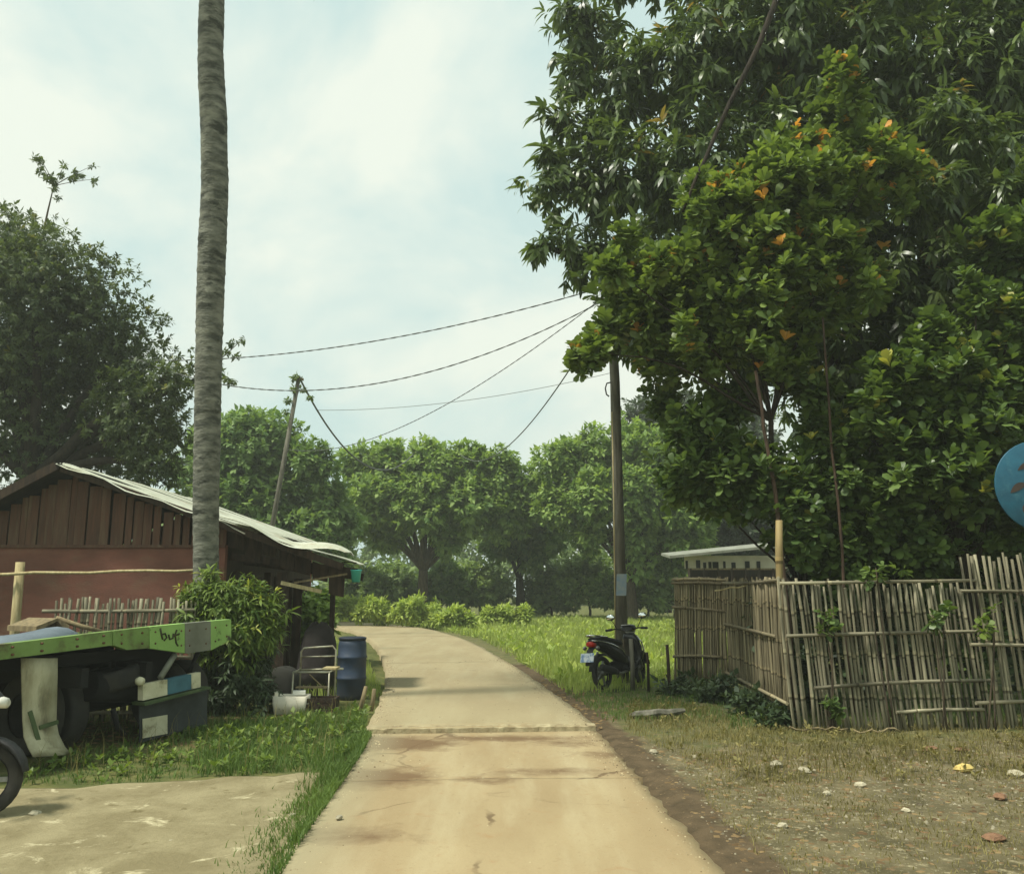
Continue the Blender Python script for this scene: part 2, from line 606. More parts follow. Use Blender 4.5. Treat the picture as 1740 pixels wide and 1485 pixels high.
M['tin_old'] = mat('old_roofing', rgb(62, 54, 44), rgb(40, 36, 30), 3, .85, .3, 18, vary=.15)
M['redwall'] = mat('red_brown_wall', rgb(128, 84, 70), rgb(106, 72, 60), 1.6, .9, .25, 25, (1, 1, 2.2), c3=rgb(118, 96, 76), scale3=.9, lo3=.52, hi3=.72)
M['plank_red'] = mat('weathered_red_plank', rgb(100, 70, 54), rgb(76, 56, 45), 3, .9, .3, 20, (6, 6, .6), c3=rgb(112, 92, 72), scale3=1.5, lo3=.5, hi3=.68, vary=.10)
M['wood_dark'] = mat('dark_wood', rgb(66, 52, 40), rgb(40, 33, 27), 4, .9, .3, 22, (5, 5, .7), vary=.2)
M['wood'] = mat('grey_wood', rgb(150, 134, 100), rgb(108, 96, 72), 4, .9, .3, 22, (5, 5, .7), vary=.2)
M['wood_pale'] = mat('pale_wood', rgb(196, 182, 138), rgb(158, 142, 100), 4, .85, .3, 22, (5, 5, .7), vary=.1)
M['bamboo'] = mat('weathered_bamboo', rgb(158, 152, 126), rgb(104, 98, 78), 3.5, .8, .25, 30, (5, 5, .8), c3=rgb(68, 66, 52), scale3=2.2, lo3=.50, hi3=.66, vary=.30)
M['bamboo_brown'] = mat('brown_bamboo', rgb(142, 132, 104), rgb(92, 84, 64), 3.5, .85, .25, 30, (5, 5, .8), vary=.30)
M['bamboo_new'] = mat('yellow_bamboo', rgb(160, 142, 96), rgb(126, 108, 72), 3.5, .7, .15, 30, (5, 5, .8))
def culm_nodes(m):
    n, l = m.node_tree.nodes, m.node_tree.links
    b = n['Principled BSDF']
    src = b.inputs['Base Color'].links[0].from_socket
    tc = n.new('ShaderNodeTexCoord'); sx = n.new('ShaderNodeSeparateXYZ')
    l.new(tc.outputs['Object'], sx.inputs[0])
    rp = n.new('ShaderNodeValToRGB'); rp.color_ramp.interpolation = 'CONSTANT'
    e = rp.color_ramp.elements
    e[0].position = 0.0; e[0].color = (1, 1, 1, 1)
    e[1].position = .225; e[1].color = (.42, .40, .36, 1)
    for p_, c_ in ((.240, (1.35, 1.32, 1.25, 1)), (.26, (1, 1, 1, 1)), (.505, (.42, .40, .36, 1)), (.518, (1.35, 1.32, 1.25, 1)), (.54, (1, 1, 1, 1)), (.785, (.42, .40, .36, 1)), (.80, (1.35, 1.32, 1.25, 1)), (.82, (1, 1, 1, 1))):
        q = e.new(p_); q.color = c_
    l.new(sx.outputs['Z'], rp.inputs['Fac'])
    mx = n.new('ShaderNodeMix'); mx.data_type = 'RGBA'; mx.blend_type = 'MULTIPLY'; mx.inputs['Factor'].default_value = 1.0
    l.new(src, mx.inputs['A']); l.new(rp.outputs['Color'], mx.inputs['B'])
    l.new(mx.outputs['Result'], b.inputs['Base Color'])
for k_b in ('bamboo', 'bamboo_brown', 'bamboo_new'):
    culm_nodes(M[k_b])
M['concrete_pole'] = mat('weathered_pole', rgb(126, 122, 108), rgb(90, 86, 76), 3, .9, .3, 22, (4, 4, .5), c3=rgb(70, 72, 58), scale3=1.3)
M['cable'] = mat('black_cable', rgb(96, 100, 94), rgb(80, 82, 76), 8, .6)
M['mango'] = leaf_mat('mango_leaf', rgb(48, 66, 38), rgb(108, 126, 70), rgb(152, 128, 76), .36, .32, .5)
M['cashew'] = leaf_mat('cashew_leaf', rgb(62, 84, 40), rgb(134, 154, 80), rgb(222, 160, 82), .42, .32, .45)
M['cashew_low'] = leaf_mat('lower_cashew_leaf', rgb(54, 78, 40), rgb(118, 140, 74), rgb(180, 176, 88), .42, .30, .45)
M['feather'] = leaf_mat('feathery_leaf', rgb(52, 68, 46), rgb(106, 120, 76), rgb(130, 130, 80), .5, .30, .3)
M['far_leaf'] = leaf_mat('tree_leaf', rgb(86, 116, 60), rgb(162, 184, 102), None, .55, .32, .25)
M['far_leaf_b'] = leaf_mat('tree_leaf_cool', rgb(80, 110, 62), rgb(146, 170, 102), None, .55, .32, .25)
M['dark_leaf'] = leaf_mat('dark_leaf', rgb(46, 62, 42), rgb(82, 98, 64), None, .5, .2, .3)
M['bush_leaf'] = leaf_mat('bush_leaf', rgb(56, 84, 34), rgb(132, 150, 68), rgb(176, 178, 90), .5, .3, .3)
M['weed_leaf'] = leaf_mat('weed_leaf', rgb(124, 148, 70), rgb(190, 202, 110), None, .55, .35, .2)
M['shrub_leaf'] = leaf_mat('undershrub_leaf', rgb(92, 116, 70), rgb(152, 172, 106), None, .55, .3, .2)
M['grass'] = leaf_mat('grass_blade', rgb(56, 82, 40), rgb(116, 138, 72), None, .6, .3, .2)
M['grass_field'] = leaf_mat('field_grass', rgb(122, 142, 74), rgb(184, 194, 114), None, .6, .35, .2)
M['grass_dry'] = leaf_mat('dry_grass', rgb(94, 90, 52), rgb(148, 138, 90), None, .7, .25, .15)
M['palm_leaf'] = leaf_mat('palm_leaflet', rgb(70, 88, 50), rgb(120, 124, 84), None, .5, .25, .3)

# ------------------------------------------------------------------ the ground sheet
def grid_lines(dense, outer):
    return np.array(sorted(set(np.round(np.concatenate([dense, outer]), 4))))
gx = grid_lines(np.arange(-14, 14.01, .2), np.concatenate([np.geomspace(15, 125, 16), -np.geomspace(15, 125, 16)]))
gy = grid_lines(np.concatenate([np.arange(2, 24, .2), np.arange(24, 62, .7)]), np.concatenate([np.geomspace(64, 145, 10), -np.geomspace(1, 38, 9), [0.0, 1.0]]))
GXX, GYY = np.meshgrid(gx, gy)
gz = ground_z(GXX, GYY)
rd, rs = road_dist(GXX, GYY)
pad_poly = [G(p[0], p[1]) for p in [(-500, 1345), (0, 1342), (180, 1335), (400, 1325), (545, 1312), (560, 1335), (500, 1410), (440, 1500), (380, 1700), (-500, 1900)]]
pad_poly = pad_poly[:-2] + [Vector((-1.9, 2.5, 0)), Vector((-1.6, -3, 0)), Vector((-12, -3, 0)), Vector((-12, 6, 0))]
padm = in_poly([(p.x, p.y) for p in pad_poly], GXX.ravel(), GYY.ravel()).reshape(GXX.shape).astype(float)
gz = np.where(padm > 0, gz * .5 + .025, gz)
soil = np.where((rs > 0) & (GYY < 20), np.clip(1 - (rd - .32 - .12 * vnoise(GXX, GYY, 2.2)) / .25, 0, 1), 0)
green = np.where(GYY > 13.5, np.clip((GYY - 13.5) / 2.5, 0, 1), 0) * np.where(rs > 0, np.clip(rd / 1.0 - .2, 0, 1), 1)
green = np.maximum(green, np.where((rs < 0) & (padm < .5), .65, 0))
green = np.maximum(green, np.where((rs > 0), np.clip((GYY - 8.2 + .8 * vnoise(GXX, GYY, 1.2)) / 2.5, 0, 1) * .5, 0) * (soil < .5))
nx, ny = len(gx), len(gy)
Vg = np.stack([GXX.ravel(), GYY.ravel(), gz.ravel()], 1)
ii = (np.arange(ny - 1)[:, None] * nx + np.arange(nx - 1)[None, :]).ravel()
Fg = np.stack([ii, ii + 1, ii + nx + 1, ii + nx], 1)

def ground_mat():
    m, n, l, b = new_mat('ground_soil')
    b.inputs['Roughness'].default_value = .95
    b.inputs['Specular IOR Level'].default_value = .1
    tc = n.new('ShaderNodeTexCoord')
    def noise(s, d=8, r=.62, dist=0.0):
        z = n.new('ShaderNodeTexNoise')
        z.inputs['Scale'].default_value = s
        z.inputs['Detail'].default_value = d
        z.inputs['Roughness'].default_value = r
        z.inputs['Distortion'].default_value = dist
        l.new(tc.outputs['Object'], z.inputs['Vector'])
        return z.outputs['Fac']
    def rng_(v, a, c):
        mr = n.new('ShaderNodeMapRange')
        mr.inputs['From Min'].default_value = a
        mr.inputs['From Max'].default_value = c
        l.new(v, mr.inputs['Value'])
        return mr.outputs['Result']
    def mix(f, a, c):
        mx = n.new('ShaderNodeMix')
        mx.data_type = 'RGBA'
        if isinstance(f, float): mx.inputs['Factor'].default_value = f
        else: l.new(f, mx.inputs['Factor'])
        for k, v in (('A', a), ('B', c)):
            if isinstance(v, tuple): mx.inputs[k].default_value = v
            else: l.new(v, mx.inputs[k])
        return mx.outputs['Result']
    def attr(a):
        at = n.new('ShaderNodeAttribute')
        at.attribute_name = a
        return at.outputs['Fac']
    def edge(a, s, k=.5):     # ragged edge of a zone
        ad = n.new('ShaderNodeMath'); ad.operation = 'ADD'
        sb = n.new('ShaderNodeMath'); sb.operation = 'MULTIPLY_ADD'
        l.new(noise(s), sb.inputs[0]); sb.inputs[1].default_value = k * 2; sb.inputs[2].default_value = -k
        l.new(attr(a), ad.inputs[0]); l.new(sb.outputs[0], ad.inputs[1])
        return rng_(ad.outputs[0], .35, .6)
    base = mix(rng_(noise(2.2), .38, .62), rgb(116, 107, 80), rgb(86, 80, 58))
    base = mix(rng_(noise(9), .56, .68), base, rgb(150, 140, 110))
    base = mix(rng_(noise(5, 8, .7, .6), .60, .70), base, rgb(142, 104, 74))
    base = mix(rng_(noise(38, 4), .60, .72), base, rgb(178, 170, 140))
    soil_c = mix(rng_(noise(4), .4, .65), rgb(98, 84, 64), rgb(76, 66, 50))
    soil_c = mix(rng_(noise(22, 5), .62, .72), soil_c, rgb(150, 128, 96))
    green_c = mix(rng_(noise(3), .4, .62), rgb(82, 90, 52), rgb(110, 108, 66))
    pad_c = mix(rng_(noise(1.6, 9, .7, .4), .40, .60), rgb(128, 118, 88), rgb(150, 140, 108))
    pad_c = mix(rng_(noise(2.6, 9, .72, .8), .58, .66), pad_c, rgb(190, 180, 146))
    pad_c = mix(rng_(noise(6, 8, .7), .60, .70), pad_c, rgb(104, 94, 64))
    c = mix(edge('green', 4, .35), base, green_c)
    c = mix(edge('pad', 7, .3), c, pad_c)
    c = mix(edge('soil', 5, .55), c, soil_c)
    l.new(c, b.inputs['Base Color'])
    bp = n.new('ShaderNodeBump')
    bp.inputs['Strength'].default_value = .7
    bp.inputs['Distance'].default_value = .03
    l.new(noise(16, 9, .7), bp.inputs['Height'])
    l.new(bp.outputs['Normal'], b.inputs['Normal'])
    return m
ground = link('ground', np_mesh('ground', Vg, Fg, ground_mat(), {'pad': padm.ravel(), 'soil': soil.ravel(), 'green': green.ravel()}, smooth=True))
tag(ground, kind='structure')

# ------------------------------------------------------------------ the road: cast slabs
def road_mat():
    m, n, l, b = new_mat('sandy_concrete')
    b.inputs['Roughness'].default_value = .9
    b.inputs['Specular IOR Level'].default_value = .15
    tc = n.new('ShaderNodeTexCoord')
    def noise(s, st=(1, 1, 1), d=8, r=.6, dist=0.0):
        mp = n.new('ShaderNodeMapping')
        mp.inputs['Scale'].default_value = st
        l.new(tc.outputs['Object'], mp.inputs['Vector'])
        z = n.new('ShaderNodeTexNoise')
        z.inputs['Scale'].default_value = s
        z.inputs['Detail'].default_value = d
        z.inputs['Roughness'].default_value = r
        z.inputs['Distortion'].default_value = dist
        l.new(mp.outputs['Vector'], z.inputs['Vector'])
        return z.outputs['Fac']
    def rng_(v, a, c, lo=0.0, hi=1.0):
        mr = n.new('ShaderNodeMapRange')
        for k, x in (('From Min', a), ('From Max', c), ('To Min', lo), ('To Max', hi)):
            mr.inputs[k].default_value = x
        l.new(v, mr.inputs['Value'])
        return mr.outputs['Result']
    def mix(f, a, c):
        mx = n.new('ShaderNodeMix')
        mx.data_type = 'RGBA'
        l.new(f, mx.inputs['Factor'])
        for k, v in (('A', a), ('B', c)):
            if isinstance(v, tuple): mx.inputs[k].default_value = v
            else: l.new(v, mx.inputs[k])
        return mx.outputs['Result']
    c = mix(rng_(noise(1.1, (1, .35, 1)), .35, .65), rgb(166, 149, 114), rgb(147, 128, 95))
    c = mix(rng_(noise(2.4, (1, .15, 1)), .48, .68, 0, .55), c, rgb(177, 165, 132))
    c = mix(rng_(noise(26, (1, 1, 1), 5), .60, .75, 0, .5), c, rgb(138, 116, 82))
    c = mix(rng_(noise(5, (1, 1, 1), 9, .7, .7), .58, .70, 0, .45), c, rgb(152, 118, 82))
    dn = n.new('ShaderNodeTexNoise'); dn.inputs['Scale'].default_value = 2.2; dn.inputs['Detail'].default_value = 6
    l.new(tc.outputs['Object'], dn.inputs['Vector'])
    dm = n.new('ShaderNodeMix'); dm.data_type = 'VECTOR'; dm.inputs['Factor'].default_value = .28
    l.new(tc.outputs['Object'], dm.inputs['A']); l.new(dn.outputs['Color'], dm.inputs['B'])
    vo = n.new('ShaderNodeTexVoronoi'); vo.feature = 'DISTANCE_TO_EDGE'; vo.inputs['Scale'].default_value = .55
    l.new(dm.outputs['Result'], vo.inputs['Vector'])
    ck = rng_(vo.outputs['Distance'], .004, .010, 1, 0)
    ckm = n.new('ShaderNodeMath'); ckm.operation = 'MULTIPLY'
    l.new(ck, ckm.inputs[0]); l.new(rng_(noise(.7), .47, .58), ckm.inputs[1])
    c = mix(rng_(ckm.outputs[0], 0, 1, 0, .75), c, rgb(92, 74, 54))
    c = mix(rng_(noise(90, (1, 1, 1), 3), .62, .72, 0, .5), c, rgb(120, 104, 78))
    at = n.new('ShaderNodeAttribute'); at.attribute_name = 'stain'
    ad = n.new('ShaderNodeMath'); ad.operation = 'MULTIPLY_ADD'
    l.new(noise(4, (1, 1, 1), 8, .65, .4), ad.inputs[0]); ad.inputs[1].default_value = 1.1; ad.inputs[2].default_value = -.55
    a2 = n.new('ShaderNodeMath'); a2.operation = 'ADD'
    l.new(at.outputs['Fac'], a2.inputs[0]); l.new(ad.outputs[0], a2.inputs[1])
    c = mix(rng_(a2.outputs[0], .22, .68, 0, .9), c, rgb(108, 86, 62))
    ag = n.new('ShaderNodeAttribute'); ag.attribute_name = 'grey'
    c = mix(rng_(ag.outputs['Fac'], 0, 1, 0, .7), c, rgb(150, 144, 116))
    l.new(c, b.inputs['Base Color'])
    bp = n.new('ShaderNodeBump')
    bp.inputs['Strength'].default_value = .35
    bp.inputs['Distance'].default_value = .01
    l.new(noise(40, (1, 1, 1), 8), bp.inputs['Height'])
    l.new(bp.outputs['Normal'], b.inputs['Normal'])
    return m
M['road'] = road_mat()
road = bpy.data.objects.new('road', None)
COL.objects.link(road)
tag(road, kind='structure')
arc = np.concatenate([[0], np.cumsum(np.linalg.norm(np.diff(RL, axis=0), axis=1))])
def at_y(yv):
    return float(np.interp(yv, RL[:120, 1] if False else RL[:, 1], arc))
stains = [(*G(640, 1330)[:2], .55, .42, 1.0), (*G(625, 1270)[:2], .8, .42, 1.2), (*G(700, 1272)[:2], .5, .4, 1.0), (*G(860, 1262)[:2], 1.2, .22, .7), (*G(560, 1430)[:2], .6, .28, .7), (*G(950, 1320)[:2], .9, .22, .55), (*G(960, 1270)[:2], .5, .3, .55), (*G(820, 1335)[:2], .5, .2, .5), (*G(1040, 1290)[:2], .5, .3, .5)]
def slab(a0, a1, ztop, step, seed, jag0=.015, jag1=.015):
    s = np.arange(a0, a1, step)
    s = np.append(s, a1)
    cx, cy = np.interp(s, arc, RL[:, 0]), np.interp(s, arc, RL[:, 1])
    nxn, nyn = np.interp(s, arc, RNm[:, 0]), np.interp(s, arc, RNm[:, 1])
    w = np.interp(s, arc, RW)
    K = 22
    g = np.random.default_rng(seed)
    u = np.linspace(-1, 1, K + 1)
    eL = .025 * vnoise(s, s * 0, 2.3, seed) + .02 * g.normal(0, 1, len(s)) * (step < .2) + .03 * vnoise(s, s * 0, 8, seed + 2)
    eR = .03 * vnoise(s, s * 0, 2.6, seed + 5) + .015 * g.normal(0, 1, len(s)) * (step < .2) + .03 * vnoise(s, s * 0, 9, seed + 1)
    off = u[None, :] * w[:, None] + np.where(u[None, :] < -.99, eL[:, None], 0) + np.where(u[None, :] > .99, eR[:, None], 0)
    X = cx[:, None] + nxn[:, None] * off
    Y = cy[:, None] + nyn[:, None] * off
    Y[0] += jag0 * (vnoise(u * 4, u * 0, 1, seed) + .6 * g.normal(0, .5, K + 1)); Y[-1] += jag1 * (vnoise(u * 4, u * 0, 1, seed + 1) + .6 * g.normal(0, .5, K + 1))
    Z = ztop + .012 * vnoise(X, Y, .9, 3) - .006 * (np.abs(u)[None, :] > .99)
    ns = len(s)
    top = np.stack([X, Y, Z], -1)
    bot = top.copy(); bot[..., 2] = -.14
    V = np.concatenate([top.reshape(-1, 3), bot.reshape(-1, 3)])
    q = (np.arange(ns - 1)[:, None] * (K + 1) + np.arange(K)[None, :]).ravel()
    F = [np.stack([q, q + 1, q + K + 2, q + K + 1], 1)]
    nb = ns * (K + 1)
    e = np.arange(ns - 1) * (K + 1)
    F.append(np.stack([e, e + K + 1, e + K + 1 + nb, e + nb], 1))
    e = e + K
    F.append(np.stack([e + K + 1, e, e + nb, e + K + 1 + nb], 1))
    e = np.arange(K)
    F.append(np.stack([e + 1, e, e + nb, e + 1 + nb], 1))
    e = e + (ns - 1) * (K + 1)
    F.append(np.stack([e, e + 1, e + 1 + nb, e + nb], 1))
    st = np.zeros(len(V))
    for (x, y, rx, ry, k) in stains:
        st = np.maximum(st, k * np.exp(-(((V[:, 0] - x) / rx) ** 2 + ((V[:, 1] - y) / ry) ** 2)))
    U = np.concatenate([np.tile(u, ns)] * 2)
    gr = np.clip((-U - .62) * 3, 0, 1) * np.where(V[:, 1] < 10.6, 1, .4)
    gr = np.maximum(gr, np.where(V[:, 1] > 10.6, .6, 0))
    return link('slab', np_mesh('slab', V, np.concatenate(F), M['road'], {'stain': st, 'grey': gr}), road)
cuts = [at_y(-7.5), at_y(3.0), at_y(8.05), at_y(10.55), at_y(19.2), at_y(29), arc[-2]]
zt = [.05, .055, .05, .115, .10, .10]
for i in range(6):
    a0, a1 = cuts[i], cuts[i + 1]
    g0 = .012 if i != 3 else 0.0
    slab(a0 + g0, a1 - (.012 if i != 2 else .03), zt[i], .1 if i in (1, 2) else .25, 20 + i, .05 if i == 2 else .015, .05 if i == 1 else .015)
# the pale worn lip of the raised slab
lip = MB()
jy = cuts[3]
jc = Vector((float(np.interp(jy, arc, RL[:, 0])), float(np.interp(jy, arc, RL[:, 1])), 0))
jn = Vector((float(np.interp(jy, arc, RNm[:, 0])), float(np.interp(jy, arc, RNm[:, 1])), 0))
jt = Vector((-jn.y, jn.x, 0))
prev = None
rings = []
for k in range(41):
    u = -1.36 + 2.72 * k / 40
    wv = .02 + .018 * abs(math.sin(k * 1.7) * math.sin(k * .63)) + rnd.uniform(0, .02)
    c = jc + jn * u
    z1 = .122 + rnd.uniform(-.006, .006)
    rings.append([c - jt * wv + Vector((0, 0, .0)), c - jt * (wv * .8) + Vector((0, 0, z1 - .02)), c + jt * .03 + Vector((0, 0, z1)), c + jt * (.10 + rnd.uniform(0, .05)) + Vector((0, 0, .116)), c + jt * .05 + Vector((0, 0, 0))])
lip.loft(rings, smooth=False)
M['lip'] = mat('worn_concrete', rgb(176, 164, 130), rgb(138, 124, 94), 7, .9, .5, 30, c3=rgb(110, 92, 66), scale3=5, lo3=.56, hi3=.68)
lip.build('slab_lip', M['lip'], road)

# ------------------------------------------------------------------ coconut palm
def palm():
    base = P(352, 1215, 12.6); base.z = 0
    t = thing('coconut_palm', 'tall grey coconut palm trunk rising beside the red brown house', 'palm tree', base)
    line = [(352, 1215, 25), (350, 1080, 23.5), (350, 950, 23), (350, 850, 23.5), (352, 750, 24), (354, 640, 24), (357, 520, 25), (361, 410, 25.5), (365, 320, 24.5), (364, 260, 24), (363, 200, 24.5), (360, 150, 24), (358, 90, 23), (359, 40, 23), (362, -60, 22), (366, -180, 20), (369, -290, 19)]
    pts, rad = [], []
    for i, (x, y, w) in enumerate(line):
        d = 12.6 - 1.1 * i / (len(line) - 1)
        p = P(x, y, d)
        if i == 0: p.z = -.1
        pts.append(np.array(p)); rad.append(w * .91 * d / ray(x, y).y)
    L = smooth_line(pts, .12)
    # radius along
    s0 = np.concatenate([[0], np.cumsum(np.linalg.norm(np.diff(np.array(pts), axis=0), axis=1))])
    s1 = np.concatenate([[0], np.cumsum(np.linalg.norm(np.diff(L, axis=0), axis=1))])
    rr = np.interp(s1 / s1[-1], s0 / s0[-1], rad)
    P3, R3 = [], []
    for i in range(len(L)):
        k = rnd.uniform(-.008, .008)
        P3.append(Vector(L[i]) - base); R3.append(rr[i] * (1.0 + rnd.choice((.006, .012, .03)) + k))
        if i < len(L) - 1:
            P3.append(Vector(L[i]).lerp(Vector(L[i + 1]), rnd.uniform(.3, .75)) - base); R3.append(rr[i] * (1.0 - rnd.choice((.006, .01, .028)) + k))
    MB().tube(P3, R3, 14).build('trunk', M['palm'], t)
    top = P3[-1]
    g = np.random.default_rng(3)
    def frond(az, el, Ln, bend, hang=False):
        mb = MB()
        n = 16
        pts = []
        d = Vector((math.cos(az), math.sin(az), 0))
        p = top.copy(); e = el
        for i in range(n + 1):
            pts.append(p.copy())
            p = p + (d * math.cos(e) + Vector((0, 0, math.sin(e)))) * (Ln / n)
            e = max(-1.5, e - bend / n)
        mb.tube(pts, [.05 - .045 * i / n for i in range(n + 1)], 5)
        for i in range(2, n + 1):
            for q in range(3):
                c = pts[i - 1].lerp(pts[i], q / 3)
                tt = (pts[i] - pts[i - 1]).normalized()
                sd_ = tt.cross(Vector((0, 0, 1)))
                sd_ = sd_.normalized() if sd_.length > .01 else Vector((1, 0, 0))
                ln = .75 * math.sin(math.pi * min(.97, (i + .5) / (n + 2))) + .15
                for s in (-1, 1):
                    dr = (sd_ * s * .8 + tt * .55 + Vector((0, 0, -.45 - rnd.uniform(0, .5)))).normalized()
                    wv = tt * .025
                    mb.add([c - wv, c + wv, c + dr * ln * .6 + wv * .8, c + dr * ln + Vector((0, 0, -.12)), c + dr * ln * .6 - wv * .8], [(0, 1, 2, 4), (4, 2, 3)])
        return mb.build('frond', M['palm_leaf'], t)
    for i in range(17):
        frond(i * 2.399, 1.15 - .05 * i, 3.4 + rnd.uniform(-.3, .3), 1.5)
    frond(2.9, -1.25, 1.2, .4)
    frond(.25, -1.2, 1.05, .4)
    for i in range(6):
        a = i * 1.05
        c = top + Vector((math.cos(a) * .32, math.sin(a) * .32, -.25 - .1 * (i % 2)))
        MB().lathe([(0, -.15), (.09, -.12), (.13, -.02), (.12, .07), (.05, .15), (0, .16)], c, 10).build('coconut', M['bush_leaf_solid'], t)
    return t
M['bush_leaf_solid'] = mat('green_husk', rgb(120, 130, 60), rgb(140, 120, 70), 5, .6)
palm()

# ------------------------------------------------------------------ trees
def bl(px, py, r, d, k=1.0, dk=1.0, w=1.0):
    """a leaf mass seen at (px,py) with radius r photo pixels, standing d metres away"""
    c = P(px, py, d)
    m = d / ray(px, py).y
    return (c.x, c.y, c.z, r * m * k, r * m * dk, r * m * k, w)

def tree(name, label, cat, base, blobs, leafm, tmpl, n, k, size, bark, r0=.2, spread=1.1, droop=.3, shell=.4, up=.3, seed=0, group=None, young=0.0, stems=None, fork=.35, bumps=.18, nlimb=12, solo=0):
    base = Vector(base)
    t = thing(name, label, cat, base, 0, group)
    rel = [(b[0] - base.x, b[1] - base.y, b[2] - base.z) + tuple(b[3:]) for b in blobs]
    zs = [b[2] for b in rel]
    cx = sum(b[0] for b in rel) / len(rel); cy = sum(b[1] for b in rel) / len(rel)
    lowest = min(b[2] - b[5] for b in rel)
    fz = max(.4, min(zs) * fork + lowest * .3 if lowest > 0 else min(zs) * fork)
    fp = Vector((cx * .25, cy * .25, max(.5, fz)))
    limb(t, 'trunk', [(0, 0, -.1), fp * .55 + Vector((rnd.uniform(-.1, .1), 0, 0)), fp], r0, r0 * .7, bark, 9, .02, 8)
    idx = list(range(len(rel)))
    if len(idx) > nlimb:
        idx = rnd.sample(idx, nlimb)
    for i in idx:
        b = rel[i]
        e = Vector(b[:3])
        mid = fp.lerp(e, .5) + Vector((0, 0, (e - fp).length * .10))
        limb(t, 'branch', [fp, mid, e], r0 * .5, r0 * .10, bark, 6, .03, 8)
    C, A, _ = blob_points(rel, n, shell, seed, up, bumps)
    keep = C[:, 2] > .15
    crown('crown', t, tmpl, leafm, C[keep], A[keep], k, size, spread, droop, young, seed, solo)
    return t
# left tree behind the house
lb = [(60, 470, 105), (150, 520, 100), (205, 600, 95), (110, 640, 120), (235, 700, 85), (20, 600, 120), (60, 740, 100), (180, 750, 100), (290, 655, 45), (295, 730, 48), (-80, 480, 150), (-150, 700, 160), (265, 790, 60), (20, 420, 70), (345, 640, 35)]
left_tree = tree('feathery_tree', 'large dark feathery tree behind the red brown house, cut by the left edge', 'tree', (P(30, 900, 22).x, 22, 0),
     [bl(x, y, r, 22 + (i % 4) * .9 - 1.2) for i, (x, y, r) in enumerate(lb)], M['feather'], T_small(.4), 9500, 13, .17, M['bark_dark'], .38, 1.5, .35, .5, .2, 5, young=.04, fork=.7)
tw = [P(70, 420, 21.5), P(78, 370, 21.5), P(86, 340, 21.5), P(92, 312, 21.5)]
bo = Vector(left_tree.location)
limb(left_tree, 'branch', [p - bo for p in tw], .035, .012, M['bark'], 5)
tips = [(92, 312), (60, 268), (72, 275), (110, 280), (155, 283), (130, 295), (158, 305), (66, 290), (85, 300), (120, 305), (105, 300), (98, 335), (90, 320), (140, 300), (75, 300), (410, 578), (395, 582), (385, 600), (400, 606), (385, 645), (395, 650), (190, 445), (200, 450), (180, 455)]
for (x, y) in tips[1:7]:
    limb(left_tree, 'branch', [P(92, 316, 21.5) - bo, P((x + 92) / 2, (y + 316) / 2 - 2, 21.5) - bo, P(x, y, 21.5) - bo], .012, .006, M['bark'], 4, n=4)
limb(left_tree, 'branch', [P(330, 640, 21.5) - bo, P(372, 615, 21.5) - bo, P(410, 578, 21.5) - bo], .03, .008, M['bark'], 4, n=4)
TC = np.array([list(P(x + rnd.uniform(-4, 4), y + rnd.uniform(-4, 4), 21.5 + rnd.uniform(-.15, .15)) - bo) for x, y in tips for _ in range(3)])
crown('foliage_tips', left_tree, T_small(.4), M['feather'], TC, np.random.default_rng(1).normal(0, 1, TC.shape) + np.array([0, 0, .3]), 10, .16, 1.5, .3, 0, 8)

# trees across the field
gr = 'trees along the far edge of the field'
tree('broad_tree', 'broad green tree with flat crown at the far left behind the leaning pole', 'tree', (P(455, 1000, 38).x, 38, 0),
     [bl(x, y, r, d) for x, y, r, d in [(410, 765, 78, 38), (470, 755, 50, 38), (525, 785, 42, 37.5), (430, 860, 90, 38), (545, 850, 55, 38), (580, 890, 40, 38.5), (500, 915, 66, 37.5), (560, 930, 45, 38), (370, 800, 80, 39)]],
     M['far_leaf_b'], T_small(.5), 5200, 9, .36, M['bark'], .3, 1.3, .35, .45, .35, 21, gr)
tree('broad_tree', 'wide spreading green tree in the middle, dark trunk over the weeds', 'tree', (P(714, 1000, 46).x, 46, 0),
     [bl(x, y, r, d) for x, y, r, d in [(612, 790, 38, 46), (665, 795, 46, 46), (725, 790, 46, 45), (785, 795, 48, 46), (845, 808, 46, 46), (900, 830, 40, 46), (640, 850, 50, 45), (715, 855, 55, 44.5), (790, 855, 55, 45), (865, 870, 46, 46), (605, 880, 36, 46), (660, 905, 36, 46), (760, 905, 40, 45.5)]],
     M['far_leaf'], T_small(.5), 6800, 9, .38, M['bark'], .34, 1.3, .4, .45, .4, 22, gr)
tree('broad_tree', 'dark stemmed green tree right of the middle one', 'tree', (P(884, 1000, 49).x, 49, 0),
     [bl(x, y, r, d) for x, y, r, d in [(880, 890, 46, 49), (930, 900, 42, 49), (850, 920, 36, 49), (905, 930, 36, 49), (830, 880, 40, 50)]],
     M['far_leaf_b'], T_small(.5), 1900, 9, .40, M['bark_dark'], .3, 1.3, .4, .45, .4, 23, gr)
tree('broad_tree', 'light green rounded tree behind the upright utility pole', 'tree', (P(1075, 1000, 44).x, 44, 0),
     [bl(x, y, r, d) for x, y, r, d in [(955, 785, 44, 44), (1010, 772, 46, 44), (1075, 765, 52, 44), (1140, 775, 52, 43), (948, 855, 42, 44), (1010, 845, 55, 43), (1085, 845, 62, 43), (1160, 855, 60, 43), (1000, 905, 38, 44), (1085, 920, 58, 44), (1170, 910, 46, 43)]],
     M['far_leaf'], T_small(.5), 6000, 9, .36, M['bark'], .34, 1.3, .4, .45, .4, 24, gr)
